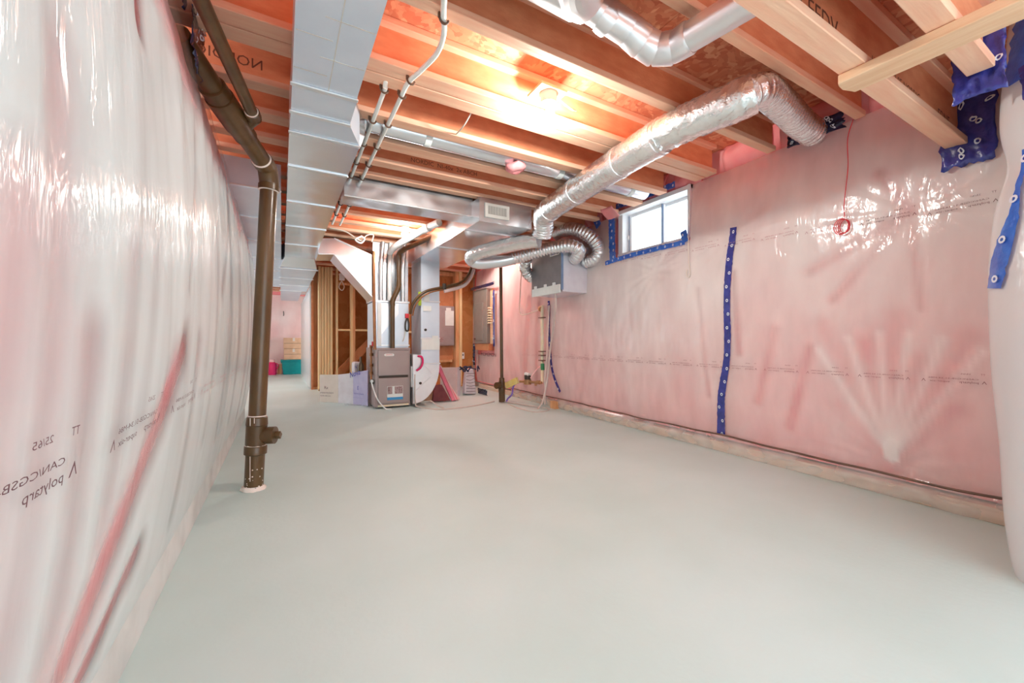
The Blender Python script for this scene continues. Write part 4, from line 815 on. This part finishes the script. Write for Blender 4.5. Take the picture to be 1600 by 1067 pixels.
MB().box(.65, 2.3, 9.0, 9.14, 0, .04).build('sole_plate', 'stud', wst)
MB().hexa([(.98, 9.25, .12), (.98, 9.30, .12), (2.2, 9.30, 1.40), (2.2, 9.25, 1.40), (.98, 9.25, .36), (.98, 9.30, .36), (2.2, 9.30, 1.64), (2.2, 9.25, 1.64)]).build('stair_stringer', 'orange_osb', wst, bevel=.003, segs=1)
po = empty('built_up_post', (.78, 9.05, 0), 'pale built-up wooden post of five plies left of the furnace', 'post')
for i in range(5): MB().box(.645 + i * .054, .645 + i * .054 + .047, 9.0 + .012 * (i % 2), 9.14, 0, 2.52).build('post_ply', 'pale_stud', po, bevel=.004, segs=1)
jp = empty('stud_jamb', (.58, 9.4, 0), 'reddish wooden stud jamb at the opening to the storage area', 'post')
MB().box(.535, .70, 9.44, 9.48, .0, 2.52).build('stud', 'stud', jp, bevel=.003); MB().box(.535, .575, 9.35, 9.44, 0, 2.52).build('stud', 'web', jp, bevel=.003); MB().box(.655, .70, 9.35, 9.44, 0, 2.52).build('stud', 'stud', jp, bevel=.003); MB().box(.575, .655, 9.36, 9.44, 0, .05).build('sole_block', 'stud', jp)
MB().box(.51, .533, 9.36, 13.8, .02, 2.14).build('storage_film', 'poly_near', label='pale plastic edge of the storage partition beside the reddish jamb', cat='plastic sheet')
jb_ = MB().box(1.03, 1.13, 8.92, 9.0, 2.26, 2.40).build('junction_box', 'white_plastic', bevel=.006, label='white junction box on the stud above the stair opening', cat='junction box'); MB().tube(spline([(1.08, 8.95, 2.26), (1.02, 8.94, 2.12), (1.08, 8.94, 2.05), (1.12, 8.94, 2.13), (1.08, 8.95, 2.24)], 6), .010, 6).build('cable_loop', 'wire', jb_, smooth=True)
rc = empty('loose_wiring', (1.0, 5.9, 2.4), 'coil of pale cable tucked above the slanted transition', 'cable'); MB().tube(spline([(.56, 5.9, 2.52), (.75, 5.9, 2.50), (.90, 5.9, 2.42), (.97, 5.9, 2.40), (1.03, 5.9, 2.48), (1.12, 5.9, 2.50), (1.10, 5.9, 2.40)], 8), .009, 6).build('cable', 'wire', rc, smooth=True); MB().tube(spline([(.95, 5.88, 2.45), (.88, 5.88, 2.40), (.95, 5.88, 2.36), (1.0, 5.88, 2.42), (.95, 5.88, 2.46)], 6), .012, 6).build('coil', 'white_plastic', rc, smooth=True)
# ================================================================== water meter group on the right wall
wm = empty('water_meter', (3.45, 5.55, .3), 'bronze water meter with dark lid on the pink wall', 'water meter')
MB().cyl((3.44, 5.52, .31), (3.44, 5.52, .39), .062, 18).build('body', 'brass', wm, smooth=True); MB().tube([(3.44, 5.52, .39), (3.44, 5.52, .45), (3.44, 5.52, .46)], [.05, .056, .05], 18).build('register', 'dark_slot', wm, smooth=True); MB().cyl((3.44, 5.47, .46), (3.44, 5.58, .475), .03, 14).build('lid', 'sticker', wm)
MB().cyl((3.42, 5.72, .34), (3.46, 5.14, .37), .020, 12).build('coupling_pipe', 'brass', wm, smooth=True); MB().cyl((3.455, 5.26, .365), (3.46, 5.20, .367), .034, 6).build('union_nut', 'brass', wm); MB().cyl((3.45, 5.30, .31), (3.45, 5.30, .37), .018, 10).build('bleed_cock', 'brass', wm)
MB().bar((3.38, 5.74, .36), (3.30, 5.98, .25), .05, .10).build('meter_tag', 'yellow', label='yellow paper tag tied to the water meter', cat='tag', bevel=.004)
MB().tube(spline([(3.38, 5.80, .33), (3.35, 5.84, .22), (3.34, 5.85, .12), (3.28, 5.88, .05), (3.20, 5.8, .01)], 8), .014, 8).build('supply_hose', 'blue_line', smooth=True, label='purple-blue braided hose below the yellow tag', cat='hose')
rs = empty('water_riser', (3.50, 5.12, .35), 'cream water riser with clips climbing the pink wall', 'pipe')
MB().cyl((3.48, 5.16, .37), (3.52, 5.22, 1.56), .024, 12).build('pipe', 'cream_pipe', rs, smooth=True); MB().cyl((3.482, 5.15, .56), (3.484, 5.16, .66), .030, 10).build('green_valve', 'green', rs)
for q in (.70, .78, .84, 1.36): MB().box(3.46, 3.52, 5.12, 5.24, q, q + .014).build('pipe_clip', 'clip', rs)
MB().cyl((3.50, 5.22, 1.50), (3.52, 5.28, 1.52), .04, 10).build('valve', 'brass', rs)
MB().tube([(3.49, 5.10, .04), (3.475, 5.08, .45), (3.50, 5.06, .8), (3.53, 5.05, 1.55)], .012, 8).build('pale_tube', 'hose', smooth=True, label='thin pale tube running up beside the cream water riser', cat='hose')
MB().tube(spline([(3.40, 5.62, 2.3), (3.42, 5.72, 1.8), (3.44, 5.75, 1.46), (3.47, 5.4, 1.47), (3.50, 5.28, 1.50)], 6), .009, 6).build('grounding_wire', 'wire', smooth=True, label='pale grounding wire bending to the cream water riser', cat='cable')
MB().tube(spline([(3.42, 5.4, .42), (3.46, 5.30, .55), (3.48, 5.2, .62)], 6), .010, 6).build('meter_cable', 'foam_edge', smooth=True, label='short pink cable from the water meter lid', cat='cable')
MB().tube(spline([(3.18, 5.85, .012), (3.30, 5.35, .010), (3.42, 5.0, .010), (3.35, 4.8, .010), (3.10, 4.75, .010), (3.05, 5.1, .010), (3.12, 5.6, .010)], 10), .006, 6).build('extension_cord', 'hose', smooth=True, label='thin grey cord looping on the floor by the wall drain', cat='cable')
MB().box(3.50, 3.60, 4.86, 4.98, .0, .11).build('wood_offcut', 'stud', bevel=.004, label='small wood offcut at the foot of the water riser', cat='wood block')
# red wire hanging on the right wall
rw = empty('red_wire', (3.36, 1.27, 1.78), 'thin red wire hanging down the pink wall with a coil at its end', 'wire')
xr = lambda y, z: rightsheet(y, z)[0].x - .015
MB().tube(spline([(3.42, 1.25, 2.53), (xr(1.27, 2.4), 1.275, 2.40), (xr(1.27, 2.2), 1.268, 2.2), (xr(1.28, 1.95), 1.285, 1.95), (xr(1.28, 1.85), 1.28, 1.85)], 8), .0025, 6).build('wire', 'red', rw, smooth=True)
for i in range(4): MB().tube([(xr(1.28, 1.79) - .004 * i, 1.28 + (.030 + .004 * i) * math.cos(a) + .006 * i, 1.795 + (.046 + .003 * i) * math.sin(a)) for a in lin(0, 2 * math.pi, 20)], .0025, 6, caps=False).build('coil', 'red', rw, smooth=True)
MB().tube(spline([(XW(2.5) - .09, 2.55, 2.03), (XW(2.5) - .09, 2.545, 1.8), (XW(2.5) - .09, 2.53, 1.66), (XW(2.5) - .085, 2.55, 1.62), (XW(2.5) - .09, 2.57, 1.66), (XW(2.5) - .09, 2.56, 1.70)], 8), .004, 6).build('thin_cable', 'wire', smooth=True, label='thin pale cable hanging below the right window corner', cat='cable')
# ================================================================== leaning boards and cartons
fc = empty('folded_carton', (.85, 7.0, 0), 'flattened white carton standing folded beside the furnace', 'carton')
def panel(parent, p0, p1, h0, h1, mat, th=.012, name='panel'):
    a = Vector((*p0, 0)); b = Vector((*p1, 0)); n = (b - a).cross(Vector((0, 0, 1))).normalized() * th
    return MB().hexa([a, b, b - n, a - n, a + Vector((0, 0, h0)), b + Vector((0, 0, h1)), b - n + Vector((0, 0, h1)), a - n + Vector((0, 0, h0))]).build(name, mat, parent, bevel=.003, segs=1)
panel(fc, (.545, 7.38), (.80, 7.12), .45, .46, 'board_cream'); panel(fc, (.80, 7.12), (.99, 6.85), .46, .50, 'board_white'); pn = panel(fc, (.99, 6.85), (1.15, 6.50), .50, .56, 'board_lilac')
f3 = lambda a, b: Vector((.985, 6.84, 0)) + Vector((.16, -.35, 0)).normalized() * a + Vector((-.009, -.004, b))
for bdy, sz, a_, b_, mt in (('Nova', .13, -.06, .42, 'ink_blue'), ('E', .09, .14, .24, 'ink_blue'), ('MADE IN CANADA', .03, .05, .17, 'ink_blue'), ('________________', .03, .03, .12, 'ink_blue')):
    text_on(bdy, sz, mt, pn, (lambda a0, b0: lambda a, b: f3(a0 + a * 1.0, b0 + b + .25 * a * (1 if bdy == 'Nova' else 0)))(a_, b_), name='print')
f1 = lambda a, b: Vector((.55, 7.37, 0)) + Vector((.255, -.26, 0)).normalized() * a + Vector((-.008, -.008, b))
for bdy, sz, a_, b_ in (('Rx', .07, .10, .22), ('polystyrene board', .035, .02, .15), ('handle with care', .03, .02, .10)): text_on(bdy, sz, 'ink', fc, (lambda a0, b0: lambda a, b: f1(a0 + a, b0 + b))(a_, b_), name='print', width=min(.26, text_geo(bdy, sz)[2]))
MB().grid(lambda u, v: (Vector((.86 + .36 * u, 6.93 - .38 * u - .2 * v * (1 - u * .3), .008 + .012 * abs(nz(u * 6, v * 6, 1)))), .6 + .5 * nz(u * 4, v * 4, 2)), lin(0, 1, 16), lin(0, 1, 12)).build('plastic_scrap', 'poly_clear', smooth=True, ang=180, label='crumpled clear plastic scrap on the floor by the folded carton', cat='plastic sheet')
bx_ = MB().box(1.03, 1.15, 7.0, 7.3, 0, .66).build('white_bag', 'board_white', bevel=.03, label='white printed sack standing behind the folded carton', cat='sack'); text_on('NOVA', .07, 'ink_blue', bx_, plane_fn((1.04, 6.995, .56), (1, 0, 0), (0, 0, 1)), width=.10)
MB().tube([(1.09, 6.75, .5), (1.09, 6.75, .62), (1.09, 6.75, .68), (1.09, 6.75, .76)], [.05, .045, .018, .016], 14).build('dark_bottle', 'abs', smooth=True, label='dark bottle standing behind the folded carton', cat='bottle')
gb = empty('grey_board', (2.75, 7.0, 0), 'wide pinkish-grey board leaning behind the pink foam strips', 'board')
panel(gb, (2.48, 6.95), (2.78, 6.88), .53, .53, 'board_pinkgrey'); panel(gb, (2.78, 6.88), (2.93, 7.08), .53, .52, 'board_white')
pb = empty('marked_bag', (3.08, 6.95, 0), 'white plastic bag with black tape scribbles by the pink corner', 'bag')
MB().hexa([(2.93, 6.9, .03), (3.20, 6.95, .0), (3.22, 7.1, 0), (2.95, 7.1, .0), (2.97, 6.93, .48), (3.15, 6.97, .50), (3.15, 7.05, .5), (2.98, 7.05, .48)]).build('bag_body', 'board_white', pb, bevel=.03)
for i in range(7): z_ = .08 + i * .055; MB().tube(spline([(2.96, 6.885, z_), (3.05, 6.885 + .012, z_ + random.uniform(-.02, .03)), (3.16, 6.925, z_ + random.uniform(-.02, .03))], 6), .004, 5).build('scribble', 'ink', pb)
for i in range(6): a_ = random.uniform(2.9, 3.2); MB().tube(spline([(a_, 6.9, .44), (a_ + random.uniform(-.12, .12), 6.88, .54), (a_ + random.uniform(-.12, .2), 6.9, .48)], 6), .013, 6).build('tape_tail', 'tape_dark', pb)
tape_wrap('floor_tape', 'crumpled black tape strip on the floor at the wall corner', (3.28, 6.85, .06), .4, .10, 'tape_dark', 31, logos=0)
for i, (x0_, x1_, y_, h_, l) in enumerate(((2.27, 2.50, 6.36, .60, 'taller bright pink foam strip leaning beside the return boot'), (2.38, 2.555, 6.38, .37, 'shorter pink foam strip leaning right of the taller one'), (2.42, 2.60, 6.44, .30, 'smallest pink foam strip at the right of the leaning group'))):
    a = Vector((x0_, y_ + .12, h_)); b = Vector((x1_, y_, .012)); t = MB().bar(a, b, .06, .045, (0, -1, 0)).build('foam_strip', 'foam_pink', bevel=.004, label=l, cat='foam strip', group='leaning foam strips'); MB().bar(a + Vector((.035, -.02, 0)), b + Vector((.035, -.02, 0)), .012, .05, (0, -1, 0)).build('cut_edge', 'foam_edge', t)
MB().hexa([(2.16, 6.42, .01), (2.46, 6.38, .01), (2.47, 6.44, .01), (2.17, 6.5, .01), (2.20, 6.45, .28), (2.33, 6.44, .28), (2.33, 6.48, .28), (2.2, 6.5, .28)]).build('red_package', 'dark_red', bevel=.01, label='dark red package on the floor behind the foam strips', cat='package')
MB().hexa([(1.95, 6.65, .0), (2.3, 6.65, 0), (2.3, 7.0, 0), (1.95, 7.0, 0), (1.95, 6.65, .3), (2.3, 6.65, .3), (2.3, 7.0, .3), (1.95, 7.0, .3)]).build('brown_carton', 'carton', bevel=.006, label='brown carton on the floor behind the return boot', cat='carton')
# storage items in the far room
bn = empty('storage_bin', (.30, 14.2, 0), 'teal plastic storage bin on the floor by the far wall', 'storage bin')
MB().hexa([(.04, 13.98, 0), (.56, 13.98, 0), (.56, 14.4, 0), (.04, 14.4, 0), (.0, 13.94, .40), (.60, 13.94, .40), (.60, 14.44, .40), (.0, 14.44, .40)]).build('tub', 'teal', bn, bevel=.02); MB().box(-.03, .63, 13.91, 14.47, .395, .445).build('rim', 'teal', bn, bevel=.012)
for q in (-.02, .56): MB().box(q, q + .06, 14.1, 14.28, .34, .40).build('handle', 'teal', bn, bevel=.01)
for x0_, x1_, z0_, z1_, l in ((.06, .58, .45, .78, 'lower brown cardboard box resting on the teal bin'), (.05, .60, .785, 1.11, 'upper brown cardboard box on top of the lower box')):
    o = MB().box(x0_, x1_, 14.0, 14.42, z0_, z1_).build('cardboard_box', 'carton', bevel=.006, label=l, cat='box', group='cardboard boxes on the bin'); MB().box(x0_ + .01, x1_ - .01, 13.997, 14.001, (z0_ + z1_) / 2 - .004, (z0_ + z1_) / 2 + .004).build('flap_seam', 'dark_slot', o); MB().box((x0_ + x1_) / 2 - .03, (x0_ + x1_) / 2 + .03, 13.996, 14.0, z1_ - .10, z1_).build('tape', 'board_cream', o)
jg = empty('fuel_jug', (-.25, 14.1, 0), 'bright magenta jug with pale cap beside the drain stack', 'jug')
MB().tube([(-.25, 14.1, 0), (-.25, 14.1, .04), (-.25, 14.1, .34), (-.25, 14.1, .39)], [.11, .12, .12, .06], 18).build('body', 'magenta', jg, smooth=True); MB().cyl((-.25, 14.1, .38), (-.25, 14.1, .46), .07, 14).build('cap', 'foam_edge', jg, smooth=True); MB().tube(spline([(-.14, 14.08, .35), (-.09, 14.08, .28), (-.13, 14.08, .16)], 5), .016, 8).build('handle', 'magenta', jg, smooth=True)
MB().tube(spline([(.05, 14.5, 1.95), (.06, 14.5, 1.85), (.05, 14.5, 1.80)], 4), .012, 6).build('staple_mark', 'dark_slot', sheetF)
MB().box(-.10, .0, 14.2, 14.45, 0, .30).build('wood_block', 'stud', bevel=.004, label='brown wooden block between the jug and the teal bin', cat='wood block')
# hanging ladder seen past the far trunk
ld = empty('ladder', (.5, 12, 2.3), 'aluminium ladder stored under the far joists', 'ladder')
for q in (.46, .80): MB().bar((q, 10.9, 2.43), (q, 14.0, 2.43), .03, .07).build('rail', 'galv_edge', ld)
for i in range(10): MB().cyl((.46, 11.1 + i * .3, 2.43), (.80, 11.1 + i * .3, 2.43), .015, 8).build('rung', 'galv_edge', ld)
# ================================================================== print on the films
def film_print(parent, fn, s0, z0, sgn, scale=1.0, mat='ink'):
    """one repeat of the maker's print, seen mirrored through the sheet"""
    k = .025 * scale
    def put(body, size, ds_, dz_, w_, m_=mat): return (body, size, ds_, dz_, w_, m_)
    m = MB()
    for body, size, a0, b0, w_ in (('polytarp', k * 1.15, .0, 0, .13), ('super-six', k, .20, 0, .15), ('CAN/CGSB-51.34-M86', k * .8, .0, .034 * scale, .36), ('25/65', k * .8, .05, .085 * scale, .07), ('TT', k, -.045, .082 * scale, .03), ('V', k * 1.7, -.055, -.003, .034), ('V', k * 1.7, .38, -.003, .034)):
        V, Fc, W = text_geo(body, size); f = w_ * scale / W
        flip = -1 if body == 'V' else 1
        m.add([fn(s0 + sgn * (a0 * scale + x * f), z0 + b0 + (y_ if flip > 0 else k * 1.3 - y_), .010) for x, y_ in V], Fc)
    return m.build('printed_text', mat, parent, label='dark mirrored maker print', kind='stuff')
y_ = .62
for i in range(9): film_print(sheetL, SLf, .92 + i * .56, .775 - .004 * i, -1, .85, 'ink' if i < 3 else 'ink_faded')
for i in range(17): film_print(sheetR, SR, .66 + i * .315, .765, 1, .56, 'ink')
for i in range(10): film_print(sheetR, SR, .62 + i * .33, 1.755 + .022 * i, 1, .6, 'ink_faded' if i not in (0, 1) else 'ink')
